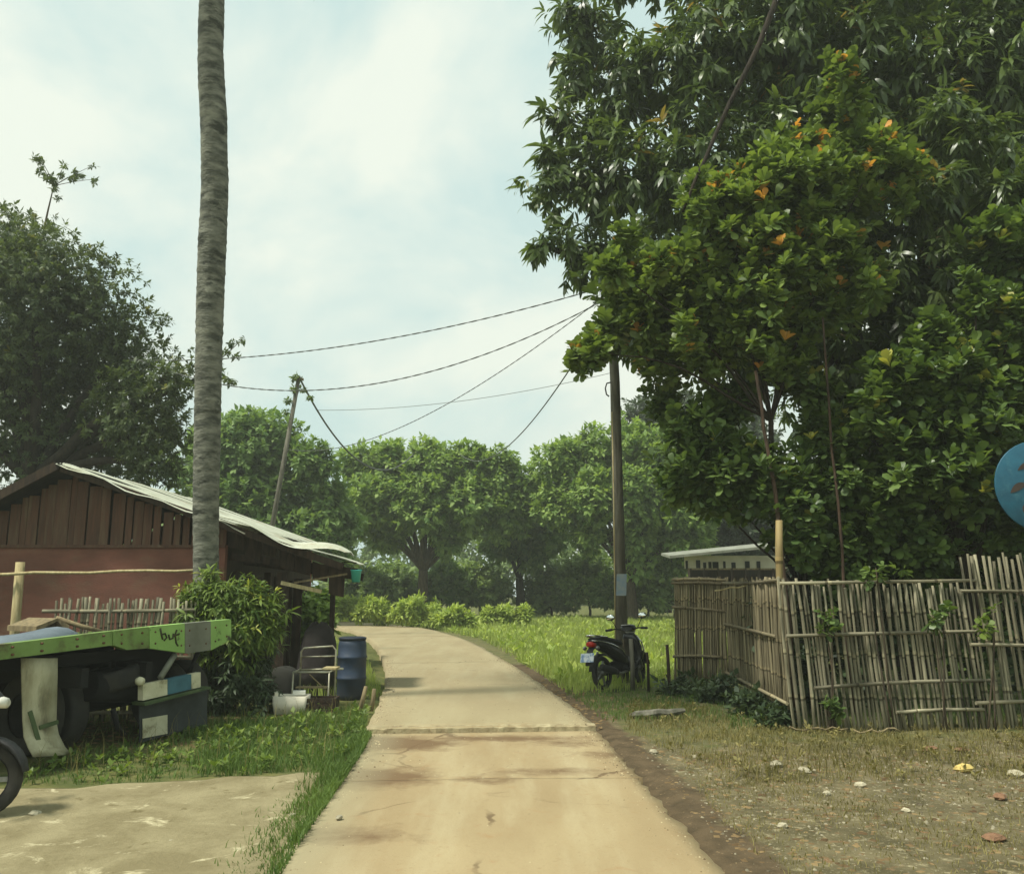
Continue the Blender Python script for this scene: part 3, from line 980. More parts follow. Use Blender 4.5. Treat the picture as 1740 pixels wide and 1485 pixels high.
tree('evergreen_tree', 'distant dark evergreen tree peeping above the light green tree', 'tree', (P(1130, 1000, 58).x, 58, 0),
     [bl(x, y, r, d) for x, y, r, d in [(1095, 705, 38, 58), (1150, 700, 44, 58), (1200, 720, 50, 58), (1120, 770, 60, 58), (1210, 800, 70, 58), (1260, 740, 60, 58)]],
     M['dark_leaf'], T_small(.5), 3000, 9, .42, M['bark_dark'], .4, 1.3, .3, .45, .4, 25, gr)
tree('evergreen_tree', 'dark tree behind the small white walled house', 'tree', (P(1230, 1000, 46).x, 46, 0),
     [bl(x, y, r, d) for x, y, r, d in [(1190, 870, 60, 46), (1260, 850, 70, 46), (1330, 860, 70, 46), (1230, 930, 60, 46), (1160, 950, 40, 46), (1310, 930, 60, 46), (1400, 900, 80, 46)]],
     M['dark_leaf'], T_small(.5), 3400, 9, .38, M['bark_dark'], .3, 1.3, .3, .45, .4, 26, gr)

# far wood: one mass nobody could count
FC = []
g = np.random.default_rng(4)
for i in range(70):
    px = -500 + i * 42 + g.uniform(-20, 20)
    top = 905 + 25 * math.sin(i * .9) + g.uniform(-15, 15)
    d = 84 + g.uniform(-6, 8)
    for yy in (top, top + 38, top + 76):
        FC.append(bl(px + g.uniform(-15, 15), yy, 34 + g.uniform(-6, 10), d))
C, A, _ = blob_points(FC, 9000, .45, 31, .4)
keep = C[:, 2] > .1
fw = crown('far_wood', None, T_small(.5), M['shrub_leaf'], C[keep], A[keep], 8, .75, 1.3, .3, 0, 31)
tag(fw, 'hazy wood closing off the field far behind', 'trees', None, 'stuff')

# undergrowth below the far trees: each shrub a thing
sg = 'shrubs under the far trees'
slab_ = ['leafy shrub at the field edge left of the turquoise bucket', 'pale shrub left of the middle tree trunk', 'shrub right behind the middle tree trunk', 'tall shrub between the two dark trunks', 'wide shrub right of the second dark trunk', 'round shrub left of the utility pole', 'dark shrub just behind the utility pole', 'shrub behind the parked scooter mirrors', 'shrub beside the far corner of the bamboo fence', 'dim shrub behind the bamboo fence corner']
for i, (x, y, r, d) in enumerate([(610, 985, 46, 48), (670, 985, 48, 50), (750, 985, 46, 49), (815, 980, 52, 50), (935, 990, 52, 50), (1000, 975, 50, 48), (1050, 985, 46, 47), (1100, 985, 44, 47), (1145, 990, 40, 44), (1210, 1000, 46, 40)]):
    c = P(x, y, d)
    tree('shrub', slab_[i], 'shrub', (c.x, d, 0), [bl(x, y + 14 - 10 * (i % 3), r * .8, d), bl(x - 26, y + 22, r * .6, d), bl(x + 28, y + 18, r * .7, d), bl(x + 10 - 20 * (i % 2), y - 6, r * .5, d)],
         [M['shrub_leaf'], M['shrub_leaf'], M['far_leaf_b'], M['shrub_leaf']][i % 4], T_small(.55), 700, 8, .36, M['bark_dark'], .08, 1.3, .3, .45, .4, 40 + i, sg, nlimb=3)

# the mango tree
mg = [(1000, 60, 62, 16), (955, 205, 45, 15.6), (1080, 130, 85, 15.8), (925, 325, 42, 15.3), (1000, 300, 75, 15.5), (918, 415, 34, 15.2), (990, 420, 62, 15.4), (1090, 300, 95, 15.2), (1180, 120, 115, 15), (1320, 60, 150, 14.6), (1480, 100, 150, 14.4), (1620, 150, 150, 14.2), (1720, 60, 150, 14.2),
      (1200, 300, 115, 14.8), (1350, 250, 130, 14.6), (1520, 280, 130, 14.2), (1680, 330, 120, 13.8), (1100, 450, 80, 15), (1250, 500, 110, 14.8), (1400, 450, 120, 14.8), (1560, 480, 120, 14.4), (1700, 520, 120, 14), (1120, 560, 62, 15), (1270, 620, 70, 15), (1420, 610, 95, 15), (1580, 620, 100, 14.8), (1710, 700, 110, 14.6),
      (1850, 200, 200, 15), (1900, 500, 200, 15), (1300, -120, 180, 15.5), (1550, -150, 220, 15.5), (1800, -100, 220, 15.5), (1080, -80, 90, 16), (1160, -200, 120, 16.5), (960, 20, 36, 15.8), (1050, 560, 40, 15),
      (1660, 240, 70, 12.4), (1580, 330, 55, 12.3), (1720, 330, 60, 12.2), (1600, 200, 50, 12.6), (985, 130, 45, 15.8), (1040, 210, 60, 15.6), (940, 270, 34, 15.4), (1250, 350, 200, 19), (1500, 350, 230, 20), (1700, 450, 230, 20), (1450, 600, 170, 20), (1400, 100, 230, 20)]
mb_ = [bl(x, y, r, d, 1, 1, (1.35 if x < 1110 else 1.0) if d < 18 else .45) for (x, y, r, d) in mg]
mango = tree('mango_tree', 'huge dark mango tree with drooping leaves filling the upper right', 'tree', (P(1540, 900, 17).x, 17, 0), mb_, M['mango'], T_lance(.30, .25), 11000, 11, .31, M['bark_dark'], .42, 1.25, .65, .42, .05, 51, young=.035, fork=.75, bumps=.25)
mo = Vector(mango.location)
limb(mango, 'branch', [P(x, y, 11.9) - mo for x, y in [(1345, -90), (1318, 20), (1262, 130), (1215, 225), (1175, 325), (1160, 360)]], .055, .02, M['bark_dark'], 7, .01, 14)
limb(mango, 'branch', [P(1345, -90, 11.9) - mo, P(1450, -260, 14) - mo, P(1540, -100, 17) - mo], .075, .12, M['bark_dark'], 7, .01, 8)

# the cashew trees behind the fence
ca = [(1060, 470, 58, 12.8), (1000, 600, 26, 12.6), (1030, 560, 34, 12.6), (1110, 520, 74, 12.6), (1180, 480, 74, 12.2), (1200, 590, 72, 12.4), (1120, 610, 48, 12.8), (1250, 390, 80, 12), (1330, 320, 80, 12), (1410, 330, 84, 12), (1490, 300, 58, 12.2), (1350, 430, 84, 11.9), (1290, 520, 84, 12), (1390, 520, 62, 12.2), (1465, 470, 50, 12.3), (1430, 150, 30, 12.3, 1, 1, .5), (1420, 200, 50, 12.3), (1200, 330, 46, 12.2), (1330, 610, 50, 12.2)]
shoots = [(1190, 345), (1225, 320), (1262, 300), (1300, 268), (1345, 245), (1392, 240), (1425, 105), (1450, 150), (1455, 228), (1500, 245), (1545, 275), (1060, 400), (1115, 440), (1012, 585), (984, 600), (1160, 420), (1215, 440), (1290, 350), (1370, 360), (1440, 400), (1330, 470), (1480, 480), (1250, 540), (1110, 480), (1040, 450), (1530, 330), (1200, 510), (1160, 560), (1400, 290), (1320, 400)]
def shoot(x, y, d):
    b = bl(x, y + 8, 20, d)
    return b[:5] + (b[5] * 1.7, 1.3)
tree('cashew_tree', 'cashew tree with rounded leaves and orange young tips in front of the mango', 'tree', (P(1325, 900, 12.4).x, 12.4, 0), [bl(*b) for b in ca] + [shoot(x, y, 11.5 + .25 * (i % 3)) for i, (x, y) in enumerate(shoots)], M['cashew'], T_obov(), 3800, 11, .175, M['bark_dark'], .055, 1.25, .05, .5, .9, 61, 'cashew trees behind the fence', young=.035, fork=.55, bumps=.3, solo=220)
cb = [(1700, 420, 62, 12), (1690, 540, 58, 11.8), (1600, 600, 60, 11.8), (1550, 660, 80, 11.6), (1640, 680, 90, 11.7), (1490, 690, 50, 12), (1730, 640, 70, 11.8), (1560, 780, 90, 11.8), (1780, 500, 100, 12), (1800, 700, 110, 12), (1640, 800, 90, 12.1), (1700, 880, 70, 12.3)]
tree('cashew_tree', 'second cashew tree standing behind the right end of the bamboo fence', 'tree', (P(1640, 900, 12.6).x, 12.6, 0), [bl(*b) for b in cb] + [shoot(x, y, 11.4) for x, y in ((1590, 545), (1560, 580), (1620, 590), (1660, 480), (1700, 370), (1720, 520), (1520, 620), (1500, 660), (1650, 620), (1600, 700), (1480, 690))], M['cashew_low'], T_obov(), 2700, 11, .18, M['bark_dark'], .10, 1.25, .05, .5, .9, 62, 'cashew trees behind the fence', young=.03, fork=.4, bumps=.3, solo=120)
cc = [(1180, 800, 66, 12.6), (1150, 830, 34, 13), (1290, 810, 62, 12.2), (1230, 840, 46, 12.5), (1420, 800, 74, 12.2), (1370, 900, 66, 12.3), (1480, 880, 80, 12.4), (1440, 740, 44, 12.2), (1560, 930, 70, 12.4), (1430, 960, 60, 12.4), (1220, 760, 40, 12.6), (1350, 850, 60, 12.1), (1520, 850, 80, 12.2), (1240, 800, 50, 12.4), (1180, 725, 46, 12.6), (1130, 690, 36, 13), (1400, 725, 46, 12.3), (1370, 660, 40, 12.3), (1240, 690, 40, 12.7)]
tree('leafy_shrub', 'dense dim shrub with broad leaves hanging over the bamboo fence', 'shrub', (P(1380, 960, 12.7).x, 12.7, 0), [bl(*b) for b in cc], M['cashew_low'], T_obov(), 2700, 10, .165, M['bark_dark'], .05, 1.25, .1, .5, .7, 63, young=.02, fork=.55, nlimb=7)
for pts, r in (([(1284, 630), (1292, 690), (1302, 760), (1318, 840), (1328, 900)], .045), ([(1398, 540), (1404, 640), (1412, 720), (1418, 800), (1425, 900)], .03)):
    tt_ = thing('sapling_stem', 'slim reddish bare stem under the cashew crown' if r > .04 else 'thin bare stem right of the reddish one', 'stem', (P(pts[-1][0], 900, 11.75).x, 11.75, 0))
    pp = [P(x, y, 11.75) - Vector(tt_.location) for x, y in pts]
    pp.append(Vector((0.05, 0, -.05)))
    limb(tt_, 'trunk', pp, r * .5, r * .75, M['bark_red'], 7, .02, 14)

dl = ['dark thicket behind the fence left of the brown house', 'dark thicket in the middle behind the fence', 'dark thicket behind the tall fence panel', 'dark thicket under the mango crown at the right edge', 'shaded thicket behind the fence corner']
for i, bs_ in enumerate([[(1385, 940, 52, 14.5), (1410, 980, 60, 14), (1385, 870, 55, 15)], [(1480, 960, 70, 13.6), (1540, 900, 80, 14.5), (1470, 860, 80, 15)], [(1640, 960, 80, 13.4), (1600, 880, 90, 14.5), (1690, 890, 80, 14.5), (1650, 780, 90, 15)], [(1760, 940, 100, 13.6), (1740, 820, 100, 15), (1850, 880, 120, 14), (1740, 700, 90, 15)]]):
    c = P(bs_[0][0], bs_[0][1], bs_[0][3])
    tree('thicket', dl[i], 'thicket', (c.x, bs_[0][3], 0), [bl(*b) for b in bs_] + [bl(bs_[0][0] - 50, 1060, 55, 12.8, 1, .8), bl(bs_[0][0] + 30, 1070, 55, 12.6, 1, .8), bl(bs_[0][0] - 10, 1140, 50, 12.4, 1, .8)], M['dark_leaf'] if i != 2 else M['cashew_low'], T_obov(), 1150, 9, .17, M['bark_dark'], .06, 1.25, .2, .5, .5, 130 + i, 'thickets behind the fence', nlimb=4)
# ------------------------------------------------------------------ house on the left
HY = 14.3
apex = P(120, 790, HY)
eaveR = P(600, 962, HY)
slopeR = (apex.z - eaveR.z) / (eaveR.x - apex.x)
slopeL = .55
def roof_z(x):
    return apex.z - (x - apex.x) * slopeR if x > apex.x else apex.z - (apex.x - x) * slopeL
house = thing('village_house', 'low red brown house with a tin gable roof at the left', 'house', (apex.x, HY, 0))
ho = Vector(house.location)
WL, WR = -12.2, P(385, 900, HY).x
zb = P(100, 926, HY).z
hb = 6.0
wall = MB().box(((WL + WR) / 2 - ho.x, .06, zb / 2 - .05), (WR - WL, .12, zb + .1)).build('wall', M['redwall'], house)
for (x, nm) in ((WL, 'side_wall'), (WR, 'side_wall')):
    h = roof_z(x) - .12
    MB().box((x - ho.x + (.06 if x < 0 and x == WL else -.06), .12 + hb / 2, h / 2), (.12, hb, h)).build(nm, M['wood_dark'], house)
MB().prism([(WL - ho.x, .12 + hb, 0), (WR - ho.x, .12 + hb, 0), (WR - ho.x, .12 + hb, roof_z(WR) - .12), (0, .12 + hb, apex.z - .12), (WL - ho.x, .12 + hb, roof_z(WL) - .12)], (0, .12, 0)).build('back_wall', M['redwall'], house)
# upper boards: each plank its own piece, gaps between them
x = WL
while x < WR - .05:
    w = rnd.uniform(.09, .25)
    if x + w > WR: w = WR - x
    zt_ = min(roof_z(x), roof_z(x + w)) - .13 - rnd.uniform(0, .04)
    z0 = zb + .002
    if zt_ > z0 + .05:
        MB().prism([(x - ho.x, 0, z0), (x + w - ho.x, 0, z0), (x + w - ho.x, 0, min(zt_, roof_z(x + w) - .12)), (x - ho.x, 0, min(zt_, roof_z(x) - .12))], (0, .03, 0)).build('plank', M['plank_red'], wall).location.y = rnd.uniform(-.004, .004)
    x += w + rnd.choice([.004, .006, .012, .03, .045, .028])
# sill batten between wall and boards
MB().box(((WL + WR) / 2 - ho.x, -.018, zb - .02), (WR - WL, .035, .05)).build('batten', M['plank_red'], wall)
# roof of tin sheets
def sheet(len_, width, pitch=.085, amp=.012, nl=6, bend=None):
    n = int(width / pitch) * 4
    V, F = [], []
    for j in range(nl + 1):
        for i in range(n + 1):
            y = width * i / n
            s = len_ * j / nl
            z = amp * math.sin(2 * math.pi * i / 4)
            V.append([s, y, z + (bend(s, y) if bend else 0)])
    for j in range(nl):
        for i in range(n):
            a = j * (n + 1) + i
            F.append((a, a + 1, a + n + 2, a + n + 1))
    mb = MB(); mb.add(V, F, 0, True)
    return mb
roof = thing('roof', None, None, (0, 0, 0)); roof.parent = house
def lay(mesh, x, y, ang, lift=0.0, left=False):
    o = link('roof_sheet', mesh, roof)
    o.location = (x - ho.x, y, roof_z(x) + lift)
    o.rotation_euler = (0, ang, math.pi if left else 0)
    return o
aR, aL = math.atan(slopeR), math.atan(slopeL)
xm = P(418, 915, HY).x
lenU = (xm - apex.x) / math.cos(aR) + .15
mU = sheet(lenU, .85, nl=5, bend=lambda s, y: .012 * math.sin(s * 2.1) * (y < .5)).mesh('roof_sheet', M['tin'])
mU0 = sheet(lenU, .85, nl=16, bend=lambda s, y: (-.05 * max(0, .22 - y) * (1 + .8 * math.sin(s * 6.1)) * 3 + .015 * math.sin(s * 3 + y * 4))).mesh('roof_sheet', M['tin'])
for k in range(8):
    lay(mU0 if k == 0 else mU, apex.x - .02, -.42 + k * .82, aR, .015 * (k % 2))
lenL = (eaveR.x - xm) / math.cos(aR) + .05
def bendL(s, y):
    u = s / lenL
    return .07 * math.sin(u * 7.5 + y * 1.5) * (.4 + u) - .14 * u * max(0, .5 - y) + .05 * u * u * 2.0
mL0 = sheet(lenL + .22, .85, nl=22, bend=bendL).mesh('roof_sheet', M['tin'])
mL1 = sheet(lenL + .25, .80, nl=12, bend=lambda s, y: .03 * math.sin(s * 3.3 + 1)).mesh('roof_sheet', M['tin'])
lay(mL0, xm - .35, -.46, aR, .045)
lay(mL1, xm - .3, .33, aR, .02)
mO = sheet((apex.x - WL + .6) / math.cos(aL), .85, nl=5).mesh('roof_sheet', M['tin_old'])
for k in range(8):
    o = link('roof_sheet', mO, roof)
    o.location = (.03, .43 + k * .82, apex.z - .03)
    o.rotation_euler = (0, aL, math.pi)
# rafters, barge boards, beam, posts
def beam(pts, w, h, nm, m, parent):
    a, b = Vector(pts[0]) - ho, Vector(pts[1]) - ho
    d = b - a
    rot = d.to_track_quat('X', 'Z').to_matrix()
    return MB().box((a + b) / 2, (d.length, w, h), rot).build(nm, m, parent)
beam([(apex.x + .02, HY - .33, apex.z - .10), (eaveR.x - .1, HY - .33, eaveR.z - .02)], .05, .11, 'rafter', M['wood_dark'], house)
beam([(apex.x - .02, HY - .40, apex.z - .07), (WL - .3, HY - .40, roof_z(WL - .3) - .07)], .05, .14, 'rafter', M['wood_dark'], house)
beam([(WR + .02, HY + .2, 2.24), (eaveR.x + .04, HY + .2, 1.98)], .07, .12, 'beam', M['wood_dark'], house)
beam([(WR + .02, HY + 1.0, 2.18), (eaveR.x, HY + 1.0, 1.90)], .07, .12, 'beam', M['wood_dark'], house)
for (px, d, w, m) in ((480, 14.5, .17, 'wood_dark'), (566, 15.3, .08, 'wood_dark'), (455, 15.3, .12, 'wood_dark')):
    p = P(px, 1000, d)
    MB().box((p.x - ho.x, d - HY, .98), (w, w, 2.0)).build('post', M[m], house)
# hanging old boards under the eave
for k in range(7):
    a = P(385 + k * 29, 960, HY + .1)
    zt_ = roof_z(a.x) - .16
    hh = .26 + .08 * math.sin(k * 2.3) + (.1 if k > 4 else 0)
    MB().prism([(a.x - ho.x, .1, zt_), (a.x + .27 - ho.x, .1, zt_ - .09), (a.x + .26 - ho.x, .1, zt_ - hh - .06), (a.x + .01 - ho.x, .1, zt_ - hh)], (0, .02, 0)).build('eave_board', M['wood_dark'], house).location.y = .03 * (k % 2)
beam([P(478, 990, 14.15), P(546, 1005, 14.15)], .05, .06, 'eave_shelf', M['wood_pale'], house)
beam([P(500, 990, 14.2), P(590, 975, 14.2)], .03, .03, 'brace', M['wood'], house)
M['dark_sack'] = mat('dark_cloth', rgb(62, 56, 54), rgb(44, 40, 38), 3, .95, .4, 12)
# dark boards added behind the veranda so the space under the roof reads dark
vb = P(420, 1000, 16.6)
for k in range(9):
    MB().box((vb.x - ho.x - .55 + k * .19, 2.3, .95), (.17, .03, 1.9)).build('dark_backing', M['wood_dark'], house).location.z = rnd.uniform(-.05, .03)

# covered heap under the veranda
def heap(name, label, cat, base, size, m, seed, parts=14):
    g = np.random.default_rng(seed)
    rings = []
    for j in range(8):
        t = j / 7
        th = t * math.pi / 2
        r = max(.03, math.cos(th)) ** .45
        rings.append([Vector((size[0] / 2 * r * math.copysign(abs(math.cos(a)) ** .6, math.cos(a)) * (1 + .08 * math.sin(a * 3 + seed + j)), size[1] / 2 * r * math.copysign(abs(math.sin(a)) ** .6, math.sin(a)) * (1 + .08 * math.sin(a * 4 + seed)), size[2] * (math.sin(th) ** .7 if t else 0) * (1 + .05 * math.sin(a * 2 + seed)))) for a in [2 * math.pi * k / parts for k in range(parts)]])
    o = MB().loft(rings).build(name, m)
    o.location = base
    return tag(o, label, cat)
b_ = G(520, 1188); heap('covered_heap', 'dark cloth covered heap under the tin eave behind the chair', 'heap', (b_.x, 14.6, 0), (.62, .6, 1.12), M['dark_sack'], 3)
b_ = G(455, 1205); heap('covered_heap', 'low dark bundle beside the veranda post', 'heap', (b_.x - .05, 13.7, 0), (.6, .5, .5), mat('grey_green_cloth', rgb(50, 50, 44), rgb(38, 38, 34), 3, .95, .3, 12), 5)

# bamboo rail and its post along the house wall
c1, c2 = P(-130, 978, 13.2), P(345, 968, 13.0)
hr = thing('bamboo_handrail', 'long pale bamboo rail on a post in front of the red wall', 'rail', (P(28, 1000, 13.2).x, 13.2, 0))
o_ = Vector(hr.location)
pts = [c1.lerp(c2, i / 10) - o_ + Vector((0, 0, .012 * math.sin(i * 1.9))) for i in range(11)]
MB().tube(pts, [.028 - .001 * i for i in range(11)], 7).build('rail', M['wood_pale'], hr)
zp = P(25, 955, 13.27).z
MB().tube([(-.02, .07, -.05), (.0, .07, zp * .5), (-.02, .07, zp)], [.075, .072, .068], 8).build('post', M['wood_pale'], hr)
MB().tube([(-5.2 + 3.0, .07, -.05), (-2.2, .07, zp)], [.06, .055], 7).build('post', M['wood_pale'], hr)

# ------------------------------------------------------------------ bamboo fences
pole_mesh = {}
def culm(kind, seed, m):
    key = (kind, seed)
    if key not in pole_mesh:
        g = random.Random(seed * 7 + 1)
        pts, rad = [], []
        bx, by = g.uniform(-.025, .025), g.uniform(-.02, .02)
        for z in (0, .22, .245, .5, .52, .78, .80, 1.0):
            k = math.sin(math.pi * z)
            pts.append((bx * k, by * k, z)); rad.append(.5 * (1.12 if z in (.245, .52, .80) else 1.0) * (1 - .12 * z))
        mb = MB()
        n = 6
        rings = []
        for (p, r) in zip(pts, rad):
            rings.append([Vector((p[0] + .04 * r * math.cos(a), p[1] + .04 * r * math.sin(a), p[2])) for a in [2 * math.pi * k / n for k in range(n)]])
        mb.loft(rings)
        pole_mesh[key] = mb.mesh('picket', m)
    return pole_mesh[key]
def picket(parent, base, top, dia, kind, m, nm='picket'):
    o = link(nm, culm(kind, rnd.randrange(6), m), parent)
    base, top = Vector(base), Vector(top)
    d = top - base
    o.rotation_mode = 'QUATERNION'
    o.rotation_quaternion = d.to_track_quat('Z', 'Y') @ Matrix.Rotation(rnd.uniform(0, 6.28), 3, 'Z').to_quaternion()
    o.scale = (dia / .04, dia / .04, d.length)
    o.location = base
    return o
def fence(name, label, a, b, n, h0, h1, dia, lean, kind, m, rails, rail_dia=.05, front=(0, -1), seed=0, jit=.06, foot=-.05, skip=None, split_back=True, group='bamboo fence panels'):
    """pickets from ground point a to b; lean: shift of the top along a->b"""
    a, b = Vector((a[0], a[1], 0)), Vector((b[0], b[1], 0))
    t = thing(name, label, 'fence', a, 0, group)
    d = (b - a); L = d.length; d.normalize()
    fr = Vector((front[0], front[1], 0)).normalized()
    for i in range(n):
        u = (i + .5) / n * L + rnd.uniform(-.5, .5) * L / n * .4
        h = h0 + (h1 - h0) * u / L + rnd.uniform(-jit, jit)
        off = fr * (-.022 if (split_back and i % 3 == 0) else .012)
        bs = d * (u + rnd.uniform(-.02, .02)) + off + Vector((0, 0, foot))
        tp = d * (u + lean * rnd.uniform(.85, 1.15)) + off + Vector((0, 0, h)) + fr * rnd.uniform(-.03, .03)
        picket(t, bs, tp, dia * rnd.uniform(.75, 1.2), kind, m)
    for (u0, z0, u1, z1) in rails:
        p0 = d * (u0 * L) + fr * .055 + Vector((0, 0, z0))
        p1 = d * (u1 * L) + fr * .055 + Vector((0, 0, z1))
        picket(t, p0, p1, rail_dia, kind, m, 'rail')
    return t
cC = G(1352, 1243); cC2 = P(1665, 1100, 11.0)
fr_end = P(2050, 1100, 11.4)
def zat(px, py, d): return P(px, py, d).z
L_C = (Vector((cC2.x, 11.0, 0)) - Vector((cC.x, cC.y, 0))).length
fC = fence('bamboo_fence', 'leaning bamboo picket fence panel facing the road below the cashew tree', (cC.x, cC.y), (cC2.x, 11.0), 44, 1.80, 1.76, .039, -.12, 'g', M['bamboo'],
      [(-.05, zat(1325, 991, cC.y), 1.0, zat(1640, 986, 11)), (-.03, zat(1335, 1080, cC.y), 1.02, zat(1645, 1072, 11)), (.10, zat(1370, 1168, cC.y), 1.06, zat(1670, 1155, 11)), (.52, zat(1525, 1210, 10.9), .98, zat(1660, 1204, 11))], .045)
fD = fence('bamboo_fence', 'taller bamboo fence panel at the right edge of the view', (cC2.x - .05, 10.95), (fr_end.x, 11.4), 46, 2.12, 2.1, .041, -.14, 'g', M['bamboo'],
      [(-.06, zat(1640, 1004, 10.95), 1.0, zat(1740, 1003, 10.95)), (-.04, zat(1645, 1094, 10.95), 1.0, zat(1740, 1095, 10.95)), (-.04, zat(1650, 1193, 10.95), 1.0, zat(1740, 1195, 10.95))], .045)
cB = P(1238, 1100, 14.6)
fB = fence('bamboo_fence', 'close set brown bamboo fence panel running back from the corner', (cB.x, 14.6), (cC.x - .03, cC.y + .03), 104, 1.82, 1.82, .034, -.02, 'b', M['bamboo_brown'],
      [(0, zat(1238, 1060, 14.6), .9, zat(1315, 1080, 11.4)), (-.02, zat(1235, 1143, 14.6), 1.0, zat(1345, 1195, 10.9)), (.0, 1.80, 1.0, 1.83)], .05, front=(-1, -.3), foot=.25)
cA = P(1146, 1100, 15.2)
fA = fence('bamboo_fence', 'far bamboo fence panel next to the field with tangled top', (cA.x, 15.2), (cB.x + .02, 14.62), 60, 1.86, 1.85, .032, .04, 'b', M['bamboo_brown'],
      [(-.03, zat(1146, 1031, 15.2), 1.05, zat(1240, 1040, 14.6)), (-.04, zat(1141, 1115, 15.2), .85, zat(1222, 1116, 14.7)), (-.02, 1.86, 1.02, 1.84), (-.02, 1.80, 1.0, 1.78)], .05, foot=.15)
fL0, fL1 = P(85, 1100, 11.75), P(330, 1100, 11.95)
fence('bamboo_fence', 'short grey bamboo fence behind the green truck bed', (fL0.x, 11.75), (fL1.x, 11.95), 34, zat(150, 1019, 11.8), zat(300, 1021, 11.9), .045, .0, 'g', M['bamboo'],
      [(-.06, zat(85, 1038, 11.75), 1.0, zat(300, 1036, 11.9)), (0, .1, 1, .1), (.1, .75, 1, .8)], .05, jit=.05)
# the yellow bamboo stake
sb = thing('bamboo_stake', 'bright yellow bamboo pole standing behind the fence corner', 'pole', (P(1332, 990, 11.3).x, 11.3, 0))
picket(sb, (0, 0, -.05), (-.02, 0, zat(1331, 884, 11.3)), .10, 'y', M['bamboo_new'], 'pole')
# posts by the scooter
for (px, y0, y1, d, w, lb_) in ((1075, 1085, 1172, 14.6, .085, 'thick grey stake standing right in front of the scooter'), (1102, 1108, 1176, 14.7, .05, 'thin stake right of the scooter'), (1137, 1095, 1180, 14.4, .06, 'dark stake near the far fence panel')):
    b = G(px, y1)
    s = MB().tube([(0, 0, -.1), (.005, 0, .4), (-.01, 0, zat(px, y0, b.y))], [w / 2, w / 2 * .95, w / 2 * .9], 7).build('wooden_stake', M['concrete_pole'] if w > .07 else M['wood_dark'])
    s.location = (b.x, b.y, 0)
    tag(s, lb_, 'stake', 'stakes near the scooter')
# dry stems tangled on the fence top
for i, (x0, y0, x1, y1, d) in enumerate([(1215, 1003, 1320, 992, 13), (1150, 984, 1235, 990, 15), (1530, 1233, 1450, 1240, 10.6), (1340, 1208, 1440, 1245, 10.7)]):
    a, b = P(x0, y0, d), P(x1, y1, d)
    if i >= 2: a.z = .06; b.z = .05
    pts = [a.lerp(b, k / 8) + Vector((0, rnd.uniform(-.03, .03), rnd.uniform(-.02, .03))) for k in range(9)]
    s = MB().tube([p - a for p in pts], [.011] * 9, 5).build('dry_stem', M['wood'] if i else M['wood_pale'])
    s.location = a
    tag(s, ['dry yellow stem lying along the brown fence top', 'dead stalk across the top of the far fence panel', 'dry stick on the ground at the fence foot', 'longer dry branch below the leaning fence panel'][i], 'stem')
# climbers on the fence, weeds at its foot
def plant(name, label, cat, c, blobs, m, n, k, size, seed, tm=None, stems=6, group=None, droop=.3, young=0.0):
    t = thing(name, label, cat, c, 0, group)
    c = Vector(c)
    rel = [(b[0] - c.x, b[1] - c.y, b[2] - c.z) + tuple(b[3:]) for b in blobs]
    g = random.Random(seed)
    for i in range(stems):
        b = g.choice(rel)
        limb(t, 'stem', [(g.uniform(-.1, .1), g.uniform(-.05, .05), -.02), (b[0] * .5, b[1] * .5, b[2] * .55), (b[0] + g.uniform(-.5, .5) * b[3], b[1], b[2] + b[5] * .5)], .014, .006, M['bark'], 5, .01, 6)
    C, A, _ = blob_points(rel, n, .5, seed, .4, .2)
    crown('foliage', t, tm or T_small(.6), m, C, A, k, size, 1.3, droop, young, seed)
    return t
for i, (blist, lab) in enumerate([([(1410, 1050, 22), (1395, 1070, 14), (1420, 1075, 12)], 'small climber with broad leaves on the middle of the fence'), ([(1590, 1055, 16), (1605, 1040, 12), (1575, 1060, 10)], 'vine climbing near the right end of the fence panel'), ([(1495, 975, 20), (1530, 968, 14), (1470, 985, 12)], 'leafy shoot spilling over the fence top'), ([(1675, 1070, 16), (1690, 1040, 14), (1668, 1050, 10)], 'pale vine on the tall right fence panel'), ([(1410, 1195, 10), (1425, 1208, 8)], 'weed growing through the foot of the fence')]):
    c = P(blist[0][0], blist[0][1], 10.75)
    plant('climbing_vine', lab, 'vine', (c.x, 10.78, .0), [bl(x, y, r, 10.72, 1, .5) for x, y, r in blist], M['cashew_low'] if i != 3 else M['bush_leaf'], 13, 5, .11, 70 + i, T_obov(.1, .7), 2, 'vines on the bamboo fence')
for i, (x, y, r, d, lab) in enumerate([(1165, 1180, 40, 14.4, 'dark weeds at the foot of the far fence panel'), (1225, 1185, 45, 13.6, 'dark scrub below the brown fence panel'), (1285, 1205, 42, 12.3, 'scrub at the fence corner foot'), (1320, 1225, 28, 11.2, 'low weeds right at the fence corner post')]):
    c = P(x, y, d)
    plant('scrub', lab, 'scrub', (c.x, d, 0), [bl(x, y, r, d), bl(x - r * .6, y + r * .4, r * .6, d), bl(x + r * .5, y + r * .4, r * .6, d)], M['dark_leaf'], 330, 6, .13, 80 + i, T_small(.5), 8, 'scrub along the fence foot')

